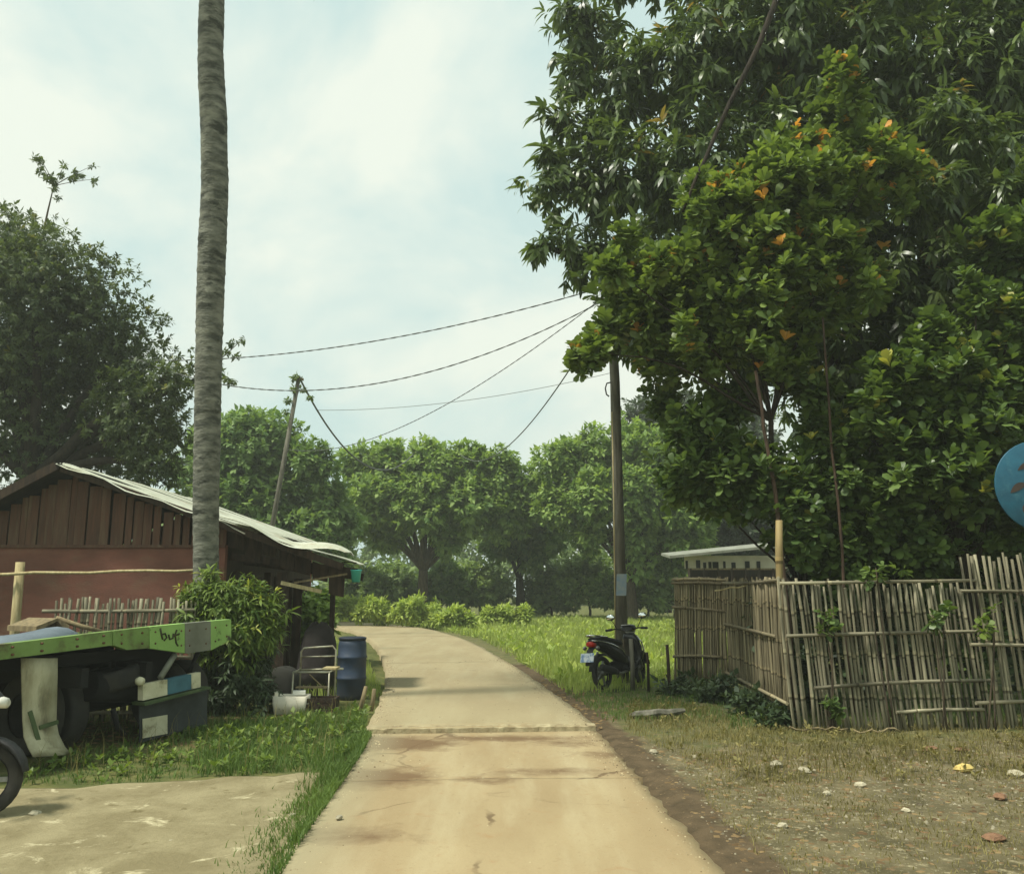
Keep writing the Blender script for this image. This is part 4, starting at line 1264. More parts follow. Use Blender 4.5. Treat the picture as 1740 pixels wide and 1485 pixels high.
# ------------------------------------------------------------------ poles and cables
up_ = thing('utility_pole', 'upright weathered utility pole behind the parked scooter', 'pole', (P(1057, 1100, 16.2).x, 16.2, 0))
uo = Vector(up_.location)
topU = P(1037, 500, 16.2)
MB().tube([(0, 0, -.2), P(1050, 850, 16.2) - uo, P(1045, 650, 16.2) - uo, topU - uo], [.125, .105, .095, .085], 12).build('shaft', M['concrete_pole'], up_)
MB().prism([P(1047, 1012, 16.05) - uo, P(1064, 1012, 16.05) - uo, P(1065, 975, 16.05) - uo, P(1048, 975, 16.05) - uo], (0, .015, 0)).build('notice', mat('faded_blue_notice', rgb(126, 146, 160), rgb(150, 156, 150), 9, .8), up_)
hk = P(1040, 660, 16.1) - uo
MB().tube([hk + Vector((-.02, 0, .12)), hk + Vector((-.10, 0, .10)), hk + Vector((-.13, 0, 0)), hk + Vector((-.11, 0, -.12)), hk + Vector((-.06, 0, -.16))], .015, 6).build('cable_hook', M['cable'], up_)
MB().tube([(-.13, -.02, .05), P(1043, 850, 16.05) - uo, P(1040, 700, 16.08) - uo], .012, 5).build('conduit', M['wood_pale'], up_)
lt = P(508, 640, 29); lbm = P(470, 852, 29)
lbase = lt + (lbm - lt) * (lt.z / (lt.z - lbm.z))
lp = thing('leaning_pole', 'leaning wooden pole with vines above the tin roof', 'pole', (lbase.x, lbase.y, 0))
lo_ = Vector(lp.location)
MB().tube([(0, 0, -.1), (lt - lo_) * .5, lt - lo_], [.10, .085, .07], 9).build('shaft', M['concrete_pole'], lp)
MB().box(lt - lo_ + Vector((0, 0, -.1)), (.32, .1, .08)).build('cross_arm', M['wood'], lp)
vb_ = [bl(506, 642, 9, 29), bl(500, 660, 8, 29), bl(490, 680, 6, 29), bl(527, 675, 5, 29), bl(515, 660, 5, 29), bl(486, 700, 5, 29)]
C, A, _ = blob_points([(b[0] - lo_.x, b[1] - lo_.y, b[2]) + b[3:] for b in vb_], 90, .5, 5)
crown('vine', lp, T_small(.4), M['bush_leaf'], C, A, 5, .16, 1.3, .6, 0, 5)

def cable(label, ends, sag, r=.009, twist=True, n=40):
    a, b = Vector(ends[0]), Vector(ends[1])
    ts = [i / n for i in range(n + 1)]
    pts = [a.lerp(b, t) - Vector((0, 0, sag * 4 * t * (1 - t))) for t in ts]
    t = thing('power_cable', label, 'cable', a, 0, 'overhead cables')
    mb = MB()
    if twist:
        L = (b - a).length
        m = int(L / .12)
        for ph in (0, math.pi):
            q = []
            for i in range(m + 1):
                u = i / m
                c = a.lerp(b, u) - Vector((0, 0, sag * 4 * u * (1 - u))) - a
                an = u * L / .55 * 6.283 + ph
                q.append(c + Vector((.3 * math.sin(an) * r, math.cos(an) * r, math.sin(an) * r * 1.0)))
            mb = MB().tube(q, r * .85, 4)
            mb.build('strand', M['cable'], t)
    else:
        MB().tube([p - a for p in pts], r, 5).build('strand', M['cable'], t)
    return t
cable('upper twisted cable from the tree to the pole side', (P(1032, 486, 16.1), P(220, 612, 21)), .45)
cable('sagging second twisted cable below the upper one', (P(1036, 505, 16.1), P(220, 605, 21)), 1.35)
cable('twisted cable sloping down to the trees behind the leaning pole', (P(1034, 498, 16.1), P(480, 762, 36)), 1.1)
cable('thin cable dropping steeply into the middle tree', (P(1040, 510, 16.3), P(780, 770, 45)), 1.5, .018, False)
cable('cable hanging from the leaning pole top towards the middle trees', (lt, P(720, 748, 46)), 2.4, .035, False)
cable('faint distant cable level above the trees', (P(1045, 632, 40), P(540, 697, 48)), .5, .014, False)

# ------------------------------------------------------------------ small white walled house beyond the fence
hx0, hx1 = P(1165, 960, 31), P(1302, 960, 31)
sh = thing('small_house', 'small white walled house with dark windows beyond the fence', 'house', (hx0.x, 31, 0))
so = Vector(sh.location)
W_ = hx1.x - hx0.x + 1.2
z1, z2 = zat(1200, 966, 31), zat(1200, 944, 31)
M['white_wall'] = mat('white_plaster', rgb(226, 220, 200), rgb(204, 196, 176), 2, .9, .1)
M['black_void'] = mat('dark_pane', rgb(38, 40, 38), rgb(28, 30, 30), 4, .3)
MB().box((W_ / 2, .1, z1 + (z2 - z1) / 2), (W_, .2, z2 - z1)).build('wall', M['white_wall'], sh)
MB().box((W_ / 2 + .1, .12, z1 / 2), (W_ - .2, .2, z1)).build('lower_wall', M['wood_dark'], sh)
MB().box((W_ / 2 + .5, 2.4, (z2 - .15) / 2), (W_ - 1.0, 4.3, z2 - .15)).build('rear_block', M['wood_dark'], sh)
for (xa, xb, ya) in ((1165, 1169, 953), (1183, 1190, 952), (1195, 1200, 956), (1204, 1209, 955), (1211, 1221, 955), (1229, 1233, 954), (1243, 1250, 956), (1266, 1274, 954), (1286, 1292, 954)):
    a, b = P(xa, 967, 31), P(xb, 967, 31)
    zt_ = zat(xa, ya, 31)
    MB().box(((a.x + b.x) / 2 - so.x, -.01, (z1 - .02 + zt_) / 2), (b.x - a.x, .03, zt_ - z1 + .04)).build('window', M['black_void'], sh)
for k in range(9):
    MB().box((.1 + k * (W_ - .2) / 8, -.35, z1 - .35), (.06, .06, .7)).build('railing_post', M['wood_dark'], sh)
MB().box((W_ / 2, -.35, z1 - .02), (W_, .05, .06)).build('railing', M['wood'], sh)
ra, rb = P(1138, 944, 30.4), P(1330, 925, 30.4)
sr = MB()
sr.add([ra - so, rb - so, rb - so + Vector((.3, 3.5, .22)), ra - so + Vector((.3, 3.5, .22)), ra - so - Vector((0, 0, .09)), rb - so - Vector((0, 0, .09)), rb - so + Vector((.3, 3.5, .13)), ra - so + Vector((.3, 3.5, .13))],
       [(0, 1, 2, 3), (7, 6, 5, 4), (0, 4, 5, 1), (1, 5, 6, 2), (2, 6, 7, 3), (3, 7, 4, 0)])
sr.build('roof', mat('grey_roofing', rgb(150, 152, 138), rgb(120, 122, 108), 3, .7, .1), sh)
# brown walled house hidden behind the cashew trees
bh = thing('brown_house', 'brown house with a tiled roof half hidden behind the shrubs', 'house', (P(1540, 1000, 21).x, 21, 0))
bz = zat(1440, 925, 21)
MB().box((1.6, 2, bz / 2), (5.2, 4, bz)).build('wall', mat('brown_plaster', rgb(104, 92, 74), rgb(82, 72, 58), 2, .9, .2), bh)
for s in range(6):
    y0, y1 = -.5 + s * .42, -.5 + (s + 1) * .42 + .06
    MB().prism([(-1.4, y0, bz + .02 + s * .2), (4.6, y0, bz + .02 + s * .2), (4.6, y0, bz + .07 + s * .2), (-1.4, y0, bz + .07 + s * .2)], (0, .5, .2)).build('roof_course', mat('clay_tile', rgb(150, 112, 84), rgb(112, 84, 64), 6, .9, .3, vary=.15) if s == 0 else bpy.data.materials['clay_tile'], bh)
MB().prism([(-1.2, .4, bz), (4.4, .4, bz), (4.4, 3.9, bz), (-1.2, 3.9, bz)], (0, 0, .9)).build('gable', M['wood_dark'], bh)
# ------------------------------------------------------------------ truck on the left
M['green_paint'] = mat('chipped_green_paint', rgb(124, 150, 84), rgb(104, 132, 68), 2.5, .6, .15, 25, c3=rgb(88, 84, 56), scale3=2.6, lo3=.50, hi3=.64)
M['green_light'] = mat('light_green_paint', rgb(148, 184, 104), rgb(132, 168, 90), 2.5, .6, .15, 25, c3=rgb(64, 62, 46), scale3=5, lo3=.58, hi3=.66)
M['grey_paint'] = mat('grey_patch', rgb(124, 126, 112), rgb(104, 106, 92), 5, .8, .2)
M['chassis'] = mat('grimy_black_steel', rgb(30, 30, 29), rgb(22, 22, 22), 5, .85, .2)
M['tyre'] = mat('tyre_rubber', rgb(42, 42, 40), rgb(56, 54, 48), 6, .85, .3, 30)
M['flap_white'] = mat('grimy_white_flap', rgb(190, 186, 156), rgb(140, 134, 104), 2.5, .8, .2, 16, (2, 2, .7), c3=rgb(98, 92, 70), scale3=2.4, lo3=.54, hi3=.7)
M['flap_grey'] = mat('dark_grey_flap', rgb(70, 74, 72), rgb(54, 58, 56), 4, .8, .2)
M['white_paint'] = mat('chipped_white_paint', rgb(214, 210, 182), rgb(186, 182, 150), 4, .7, .2, c3=rgb(120, 110, 84), scale3=4, lo3=.58, hi3=.7)
M['blue_paint'] = mat('dull_blue_paint', rgb(74, 118, 132), rgb(60, 98, 112), 4, .7, .15)
M['steel'] = mat('bare_steel', rgb(150, 150, 144), rgb(112, 112, 106), 8, .4, .1, metal=.8)
M['deep_green'] = mat('deep_green_paint', rgb(58, 76, 48), rgb(82, 96, 62), 6, .7, .15)
M['rust'] = mat('rusty_iron', rgb(112, 78, 54), rgb(74, 56, 44), 9, .9)
M['lettering'] = mat('black_lettering', rgb(44, 44, 30), rgb(70, 68, 40), 9, .8)
TR = Vector((-3.67, 10.95, 0))                    # right end of the tail
tr_r = Vector((.42, .907, 0)).normalized()
tr_f = Vector((-tr_r.y, tr_r.x, 0))               # forward, away to the left
truck = thing('flatbed_truck', 'green flatbed truck parked tail out at the left', 'truck', TR - tr_r * 1.5)
truck.rotation_euler = (0, 0, math.atan2(tr_r.y, tr_r.x))
# local axes: x = along the tail to its right end, y = forward, z up
def tl(px, py, yoff=0.0):
    """photo point on the tail plane (moved yoff forward) -> local coordinates"""
    o = Vector((0, 0, EYE)); r = ray(px, py)
    n = tr_f
    k = (TR + tr_f * yoff - o).dot(n) / r.dot(n)
    p = o + r * k - Vector(truck.location)
    return Vector((p.dot(tr_r), p.dot(tr_f), p.z))
topl = [(-60, 1103), (0, 1095), (100, 1083), (190, 1072), (250, 1065), (310, 1059), (356, 1055), (390, 1052)]
botl = [(-60, 1128), (0, 1121), (100, 1108), (192, 1096), (215, 1104), (250, 1101), (316, 1110), (358, 1104), (391, 1086)]
def band(px0, px1, nm, m, par, out=0.0):
    tp = [q for q in topl if px0 < q[0] < px1]; bt = [q for q in botl if px0 < q[0] < px1]
    f = lambda L, x: float(np.interp(x, [q[0] for q in L], [q[1] for q in L]))
    poly = [(px0, f(topl, px0))] + tp + [(px1, f(topl, px1))] + [(px1, f(botl, px1))] + bt[::-1] + [(px0, f(botl, px0))]
    P2 = [tl(*q) + Vector((0, -out, 0)) for q in poly]
    return MB().prism(P2, (0, .10, 0)).build(nm, m, par)
bed = thing('bed', None, None); bed.parent = truck
band(-110, 190.5, 'tail_board', M['green_paint'], bed)
band(191, 252, 'tail_board', M['green_paint'], bed, .012)
band(252.5, 312, 'tail_board', M['green_light'], bed, .018)
band(312.5, 356, 'tail_board', M['grey_paint'], bed, .020)
band(356.5, 391, 'tail_board', M['green_light'], bed, .018)
# bolts along the tail boards
for q_ in (20, 70, 130, 175, 205, 240, 262, 306, 320, 348, 364, 383):
    for f_ in (.25, .75):
        yt_ = float(np.interp(q_, [a[0] for a in topl], [a[1] for a in topl])); yb_ = float(np.interp(q_, [a[0] for a in botl], [a[1] for a in botl]))
        pb_ = tl(q_, yt_ + (yb_ - yt_) * f_) + Vector((0, -.022, 0))
        MB().lathe([(0, -.006), (.009, -.005), (.012, .0), (.012, .03)], pb_, 8, 'Y').build('bolt', M['rust'], bed)
# painted letters on the tail
let = MB()
def stroke(pts, w=.022):
    q = [tl(x, y) + Vector((0, -.024, 0)) for x, y in pts]
    let.tube(q, w * .5, 5, flat=1.0)
stroke([(270, 1067), (272, 1079), (274, 1086)]); stroke([(272, 1078), (278, 1076), (281, 1083), (276, 1088)]); stroke([(284, 1078), (286, 1086), (291, 1084), (292, 1076)]); stroke([(298, 1070), (295, 1078), (297, 1092), (300, 1097)]); stroke([(291, 1080), (302, 1077)])
let.build('lettering', M['lettering'], bed)
r_top = tl(390, 1054); l_top = tl(-110, 1110)
# deck, sloping down towards the cab
DL = 4.2
drop = .30
def dk(p, y, dz=0.0): return Vector((p.x, y, p.z - drop * y / DL + dz))
MB().loft([[dk(l_top, .11, -.03), dk(r_top, .11, -.03), dk(r_top, .11, -.12), dk(l_top, .11, -.12)], [dk(l_top, DL, -.03), dk(r_top, DL, -.03), dk(r_top, DL, -.12), dk(l_top, DL, -.12)]], smooth=False).build('deck', M['wood_dark'], bed)
for (p, nm) in ((r_top, 'side_rail'), (l_top, 'side_rail')):
    MB().loft([[dk(p, .11, -.01) + Vector((dx, 0, dz)) for dx, dz in ((-.05, 0), (.012, 0), (.012, -.2), (-.05, -.2))], [dk(p, DL, -.01) + Vector((dx, 0, dz)) for dx, dz in ((-.05, 0), (.012, 0), (.012, -.2), (-.05, -.2))]], smooth=False).build(nm, M['green_paint'], bed)
xc = (r_top.x + l_top.x) / 2
WT = .02                                              # wheel track centre
for sx in (-.42, .42):
    MB().box((sx + WT, 2.9, .80), (.09, 5.8, .2)).build('chassis_rail', M['chassis'], truck)
for y in (.35, 1.4, 2.6, 3.6):
    MB().box((xc, y, .98 - .07 * y / 4), (2.5, .1, .12)).build('cross_beam', M['chassis'], truck)
def wheel(x, y, r=.42, w=.24, par=None, hub_out=1):
    wh = thing('wheel', None, None, (x, y, r - .02)); wh.parent = par or truck
    pr = [(r * .55, -w / 2 * .8), (r * .9, -w / 2), (r * .985, -w / 2 * .8), (r, -w * .2), (r, w * .2), (r * .985, w / 2 * .8), (r * .9, w / 2), (r * .55, w / 2 * .8)]
    MB().lathe(pr, seg=28, axis='X').build('tyre', M['tyre'], wh)
    MB().lathe([(0, hub_out * w * .15), (r * .3, hub_out * w * .18), (r * .35, hub_out * w * .3), (r * .55, hub_out * w * .32), (r * .57, -hub_out * w * .3), (0, -hub_out * w * .3)], seg=20, axis='X').build('rim', M['chassis'], wh)
    return wh
lx, rx = tl(80, 1200, .6).x - .02, tl(300, 1200, .6).x
for x, s in ((lx - .08, -1), (lx + .22, 1), (rx - .16, -1), (rx + .14, 1)):
    wheel(x, .72, hub_out=s)
for x, s in ((lx, -1), (rx, 1)):
    wheel(x, 4.3, hub_out=s)
MB().tube([(lx, .72, .42), (xc - .15, .72, .42), (xc + .15, .72, .42), (rx, .72, .42)], [.07, .09, .09, .07], 10).build('axle', M['chassis'], truck)
MB().lathe([(.06, -.2), (.2, -.14), (.24, 0), (.2, .14), (.06, .2)], (xc, .72, .44), 14, 'Y').build('differential', M['chassis'], truck)
# big dark tank / spare wheel slung below the tail
sp = wheel(tl(190, 1180, .35).x, .42, .36, .22); sp.name = 'spare_wheel'
sp.rotation_euler = (0, R(78), 0); sp.location.z = .74
MB().tube([tl(150, 1165, .3), tl(238, 1170, .3)], .16, 12).build('air_tank', M['chassis'], truck)
MB().box(tl(240, 1140, .5), (.9, .04, .4)).build('splash_plate', M['chassis'], truck)
# curved white mudflap behind the left wheel
mf = MB()
rings = []
for j, (xa, xb, y, yo) in enumerate([(37, 98, 1118, .10), (38, 98, 1150, .10), (39, 97, 1190, .10), (40, 96, 1225, .08), (42, 100, 1252, .03), (50, 110, 1272, -.05), (58, 122, 1286, -.14)]):
    a, b = tl(xa, y, yo), tl(xb, y - (5 if j > 3 else 0), yo)
    rings.append([a, a.lerp(b, .5) + Vector((0, -.02, 0)), b, b + Vector((0, .02, 0)), a.lerp(b, .5) + Vector((0, .0, 0)), a + Vector((0, .02, 0))])
mf.loft(rings)
fl = mf.build('mudflap', M['flap_white'], truck)
fl['label'] = 'grimy white mudflap with green stripes'
gs = MB()
for q0, q1, w in (((50, 1208), (66, 1262), .022), ((66, 1236), (98, 1226), .02), ((60, 1262), (78, 1266), .022)):
    a, b = tl(*q0, .04), tl(*q1, .0)
    d = (b - a).normalized(); sd_ = d.cross(Vector((0, 1, 0))).normalized() * w
    gs.prism([a - sd_, b - sd_, b + sd_, a + sd_], (0, -.012, 0))
gs.build('flap_stripe', M['deep_green'], fl)
# grey mudflap on the right
gq = [tl(238, 1190, .05), tl(352, 1172, .05), tl(352, 1230, .05), tl(238, 1262, .05)]
gf = MB().prism(gq, (0, .02, 0)).build('mudflap', M['flap_grey'], truck)
gf['label'] = 'dark grey mudflap with a white label'
MB().prism([tl(242, 1221, .04), tl(284, 1214, .04), tl(284, 1246, .04), tl(242, 1254, .04)], (0, -.006, 0)).build('flap_label', M['white_paint'], gf)
# short painted bumper
bu = thing('bumper', None, None); bu.parent = truck
for (x0, x1, m) in ((243, 284.5, 'white_paint'), (285, 325, 'blue_paint'), (325.5, 341, 'white_paint')):
    yt = lambda x: 1163 - (x - 243) * .215
    yb = lambda x: 1190 - (x - 243) * .235
    MB().prism([tl(x0, yt(x0), -.05), tl(x1, yt(x1), -.05), tl(x1, yb(x1), -.05), tl(x0, yb(x0), -.05)], (0, .08, 0)).build('bumper_band', M[m], bu)
MB().prism([tl(245, 1194, -.09), tl(358, 1166, -.09), tl(358, 1170, -.09), tl(247, 1199, -.09)], (0, .2, 0)).build('bumper_step', M['deep_green'], bu)
MB().tube([tl(272, 1152, 0), tl(297, 1112, .05)], .035, 8).build('bumper_strut', M['grey_paint'], bu)
MB().tube([tl(322, 1142, .1), tl(336, 1108, .1)], .028, 8).build('bumper_strut', M['chassis'], bu)
MB().lathe([(0, -.05), (.04, -.045), (.05, 0), (.04, .03), (0, .03)], tl(237, 1157, -.03), 12, 'Y').build('tail_lamp', M['white_paint'], truck)
MB().tube([tl(192, 1205, .2), tl(200, 1235, .2), tl(212, 1248, .2)], .03, 7).build('hanging_pipe', M['chassis'], truck)
# cab, out of the picture at the left
cabm = mat('cab_paint', rgb(120, 160, 70), rgb(104, 142, 60), 2, .4, .1)
cp = [(-.95, .55), (-.95, 1.0), (-.9, 1.25), (-.8, 2.0), (-.55, 2.1), (.55, 2.1), (.8, 2.0), (.9, 1.25), (.95, 1.0), (.95, .55)]
cab = MB().loft([[Vector((x * k + xc, y, z)) for x, z in cp] for y, k in ((4.35, .98), (4.5, 1.0), (5.4, 1.0), (5.9, .96))]).build('cab', cabm, truck)
MB().box((xc, 5.92, 1.6), (1.5, .03, .6)).build('windscreen', M['black_void'], cab)
for s in (-1, 1):
    MB().box((xc + s * .89, 5.0, 1.62), (.05, .7, .5)).build('side_window', M['black_void'], cab)
    MB().lathe([(0, .05), (.1, .04), (.11, 0)], (xc + s * .65, 5.93, .9), 12, 'Y').build('headlight', M['white_paint'], cab)
MB().box((xc, 4.33, 1.65), (1.2, .03, .4)).build('rear_window', M['black_void'], cab)

# things lying on the truck bed
def on_bed(px, py, back):
    return tl(px, py, back)
tm = truck.matrix_basis.copy() if False else Matrix.Translation(truck.location) @ Matrix.Rotation(truck.rotation_euler.z, 4, 'Z')
tp = MB()
rings = []
for j in range(9):
    t = j / 8
    e = math.sin(math.pi * min(1, max(0, t * .96 + .02))) ** .5
    rings.append([Vector((-1.35 + 1.12 * t, .40 + .32 * math.cos(a) * (e * .9 + .1), .0 + .15 * max(0, math.sin(a)) * (e * .8 + .2) * (1 + .25 * math.sin(5 * t + a * 2)) + (0 if math.sin(a) > 0 else -.0))) for a in [2 * math.pi * k / 14 for k in range(14)]])
tp.loft(rings)
trp = tp.build('folded_tarpaulin', mat('blue_grey_tarpaulin', rgb(118, 130, 138), rgb(92, 102, 110), 2, .6, .5, 8))
pz = tl(20, 1088, .4)
trp.matrix_world = tm @ Matrix.Translation((0, 0, pz.z - .0))
trp.location = (tm @ Vector((0, 0, dk(l_top, .4).z + .06)))
trp.rotation_euler = (0, R(-2.5), truck.rotation_euler.z)
tag(trp, 'folded blue grey tarpaulin lying on the truck bed', 'tarpaulin')
for i, (a, b, c, lab) in enumerate([((62, 1064, 1.2), (98, 1050, 1.2), (118, 1062, 1.1), 'bent dark board propped on the truck bed'), ((95, 1050, 1.3), (178, 1074, .9), None, 'grey pole lying slanted across the truck bed')]):
    A_, B_ = tm @ tl(*a), tm @ tl(*b)
    if c:
        C_ = tm @ tl(*c)
        f = tm.to_3x3() @ Vector((0, .5, 0)); dz = Vector((0, 0, -.10))
        o = MB()
        o.prism([A_ - A_, B_ - A_, B_ - A_ + dz * .35, A_ - A_ + dz * .6], f)
        o.prism([B_ - A_ + Vector((.004, 0, 0)), C_ - A_, C_ - A_ + dz, B_ - A_ + Vector((.004, 0, 0)) + dz * .35], f)
        o = o.build('propped_board', M['wood'])
    else:
        o = MB().tube([Vector(), (B_ - A_) * .5 + Vector((0, 0, -.01)), B_ - A_], [.03, .028, .022], 7).build('lying_pole', M['wood'])
    o.location = A_
    tag(o, lab, 'board' if c else 'pole')

# ------------------------------------------------------------------ motorbikes
def gloss(name, c, r=.25, metal=0.0):
    return mat(name, c, tuple(v * .8 for v in c[:3]) + (1,), 4, r, spec=.5, metal=metal)
M['black_gloss'] = gloss('black_gloss_plastic', rgb(30, 31, 32))
M['dark_plastic'] = mat('dark_plastic', rgb(48, 48, 48), rgb(38, 38, 38), 6, .6)
M['chrome'] = mat('bright_chrome', rgb(225, 225, 220), rgb(205, 205, 200), 6, .15, metal=1.0)
M['mirror'] = mat('mirror_glass', rgb(240, 243, 240), rgb(235, 240, 238), 3, .04, metal=1.0)
M['red_lens'] = mat('red_lens', rgb(200, 46, 32), rgb(170, 36, 26), 4, .25, spec=.5)
M['white_gloss'] = gloss('white_gloss_plastic', rgb(224, 222, 208))
M['seat'] = mat('seat_vinyl', rgb(40, 40, 40), rgb(32, 32, 32), 8, .55)
def ring(c, ry, rz, n=12, p=.8, tilt=0.0):
    out = []
    for k in range(n):
        a = 2 * math.pi * k / n
        y = ry * math.copysign(abs(math.cos(a)) ** p, math.cos(a)); z = rz * math.copysign(abs(math.sin(a)) ** p, math.sin(a))
        out.append(Vector((c[0] - z * math.sin(tilt), c[1] + y, c[2] + z * math.cos(tilt))))
    return out
def bike(name, label, loc, heading, body, accent, steer=0.0, lean=0.0, plate=None, fat=.80, fwd=0.0):
    """x forward, y left, z up"""
    t = thing(name, label, 'motorbike', loc)
    t.rotation_euler = (lean, 0, heading)
    def bwheel(x, nm, r=.275, w=.10, par=t, rz=0.0):
        wh = thing(nm, None, None, (x, 0, r)); wh.parent = par; wh.rotation_euler = (0, 0, rz)
        prof = [(r * fat, -w * .36), (r * .9, -w * .5), (r * .97, -w * .38), (r, -w * .1), (r, w * .1), (r * .97, w * .38), (r * .9, w * .5), (r * fat, w * .36)]
        MB().lathe(prof, seg=28, axis='Y').build('tyre', M['tyre'], wh)
        MB().lathe([(r * (fat + .02), -w * .34), (r * (fat - .04), -w * .3), (r * (fat - .06), 0), (r * (fat - .04), w * .3), (r * (fat + .02), w * .34)], seg=28, axis='Y').build('rim', M['chassis'], wh)
        h = MB().lathe([(0, -w * .6), (.045, -w * .6), (.055, 0), (.045, w * .6), (0, w * .6)], seg=12, axis='Y')
        for k in range(5):
            a = k * 1.2566
            h.box((math.cos(a) * r * .4, 0, math.sin(a) * r * .4), (r * .72, .03, .035), Matrix.Rotation(-a, 3, 'Y'))
        h.build('spokes', M['steel'], wh)
        MB().lathe([(.06, .045), (.105, .045), (.105, .05), (.06, .05)], seg=16, axis='Y').build('brake_disc', M['steel'], wh)
        return wh
    bwheel(-.62, 'rear_wheel'); fwh = bwheel(.64, 'front_wheel', rz=steer)
    # tail body
    tb = MB().loft([ring((-.92, 0, .80), .035, .03), ring((-.80, 0, .78), .085, .062), ring((-.55, 0, .72), .125, .10), ring((-.25, 0, .63), .135, .13), ring((.02, 0, .50), .12, .13), ring((.16, 0, .38), .10, .09)]).build('tail_body', body, t)
    for s in (-1, 1):
        MB().tube([(-.93, s * .045, .825), (-.7, s * .115, .80), (-.40, s * .140, .73), (-.12, s * .145, .63), (.02, s * .13, .52)], [.008, .012, .013, .012, .006], 6).build('trim_strip', accent, tb)
    MB().loft([ring((-.86, 0, .845), .07, .025), ring((-.62, 0, .845), .125, .045), ring((-.30, 0, .79), .135, .05), ring((-.05, 0, .75), .10, .05), ring((.06, 0, .73), .06, .03)]).build('seat', M['seat'], t)
    MB().tube([(-.55, .13, .86), (-.85, .11, .90), (-.95, 0, .91), (-.85, -.11, .90), (-.55, -.13, .86)], .014, 6).build('grab_rail', accent, t)
    MB().loft([ring((-.97, 0, .77), .03, .025), ring((-.93, 0, .765), .075, .045), ring((-.84, 0, .745), .085, .05)]).build('tail_light', M['red_lens'], t)
    for s in (-1, 1):
        MB().lathe([(0, -.05), (.03, -.03), (.035, 0), (.02, .03), (0, .035)], (-.88, s * .13, .70), 10, 'X').build('turn_signal', M['steel'], t)
    # rear fender and plate
    fp_ = [(-.80, .74), (-.93, .66), (-1.0, .52), (-1.03, .42)]
    MB().loft([ring((x, 0, z), .075 - .008 * i, .012, 10, .8, -1.0 - .12 * i) for i, (x, z) in enumerate(fp_)]).build('rear_fender', M['dark_plastic'], t)
    if plate:
        pl = MB().box((-1.035, 0, .55), (.012, .26, .15), Matrix.Rotation(.32, 3, 'Y')).build('number_plate', plate, t)
    hug = []
    for k in range(9):
        a = R(60 + k * 14)
        hug.append([Vector((-.62 + .31 * math.cos(a), y, .275 + .31 * math.sin(a) + dz)) for y, dz in ((-.07, -.02), (-.05, .01), (.05, .01), (.07, -.02), (.05, 0), (-.05, 0))])
    MB().loft(hug).build('hugger', M['dark_plastic'], t)
    # engine, swing arm, exhaust, shocks
    MB().loft([ring((-.58, .09, .29), .05, .07), ring((-.3, .08, .31), .07, .10), ring((-.05, .04, .34), .10, .12), ring((.12, 0, .34), .09, .08)]).build('engine', M['chassis'], t)
    MB().tube([(.05, -.10, .26), (-.2, -.13, .24), (-.35, -.15, .26), (-.42, -.16, .28)], .022, 8).build('exhaust_pipe', M['steel'], t)
    MB().loft([ring((-.38, -.16, .27), .04, .045), ring((-.5, -.165, .30), .05, .06), ring((-.85, -.17, .38), .048, .058), ring((-.9, -.17, .392), .03, .035)]).build('muffler', M['dark_plastic'], t)
    MB().tube([(-.60, .12, .30), (-.50, .13, .62)], [.03, .024], 8).build('shock_absorber', M['red_lens'] if plate is None else M['steel'], t)
    # floorboard and leg shield
    MB().loft([ring((-.02, 0, .30), .13, .045), ring((.18, 0, .27), .15, .035), ring((.36, 0, .33), .15, .05)]).build('footboard', M['dark_plastic'], t)
    sh_ = MB().loft([ring((.40, 0, .33), .13, .07, 12, .8, -.3), ring((.48, 0, .48), .18, .07, 12, .8, -.9), ring((.47, 0, .64), .20, .065, 12, .8, -1.35), ring((.43, 0, .78), .17, .06, 12, .8, -1.4), ring((.39, 0, .89), .11, .055, 12, .8, -1.4)]).build('leg_shield', body, t)
    for s in (-1, 1):
        MB().tube([(.50, s * .17, .42), (.545, s * .19, .58), (.50, s * .185, .72), (.43, s * .13, .86)], [.006, .014, .014, .006], 6).build('trim_strip', accent, sh_)
    # fork, front fender
    for s in (-1, 1):
        MB().tube([(.64, s * .075, .275), (.52, s * .07, .60), (.44, s * .05, .82)], [.022, .024, .022], 8).build('fork_leg', M['steel'], t)
    ff = []
    for k in range(11):
        a = R(10 + k * 15)
        ff.append([Vector((.64 + .305 * math.cos(a), y, .275 + .305 * math.sin(a) + dz)) for y, dz in ((-.075, -.03), (-.055, .012), (.055, .012), (.075, -.03), (.05, 0), (-.05, 0))])
    MB().loft(ff).build('front_fender', body, t)
    # handlebar group
    hb_ = thing('handlebar', None, None, (.38 + fwd, 0, .93 - fwd * .6)); hb_.parent = t; hb_.rotation_euler = (0, 0, steer)
    MB().loft([ring((-.10, 0, .04), .10, .035), ring((.0, 0, .065), .15, .06), ring((.10, 0, .05), .13, .06), ring((.17, 0, .0), .07, .04)]).build('cowl', body, hb_)
    MB().loft([ring((.13, 0, .01), .10, .05), ring((.19, 0, .0), .085, .04), ring((.205, 0, .0), .05, .02)]).build('headlight', M['white_gloss'], hb_)
    MB().box((-.06, 0, .09), (.14, .17, .012), Matrix.Rotation(.35, 3, 'Y')).build('dash', M['steel'], hb_)
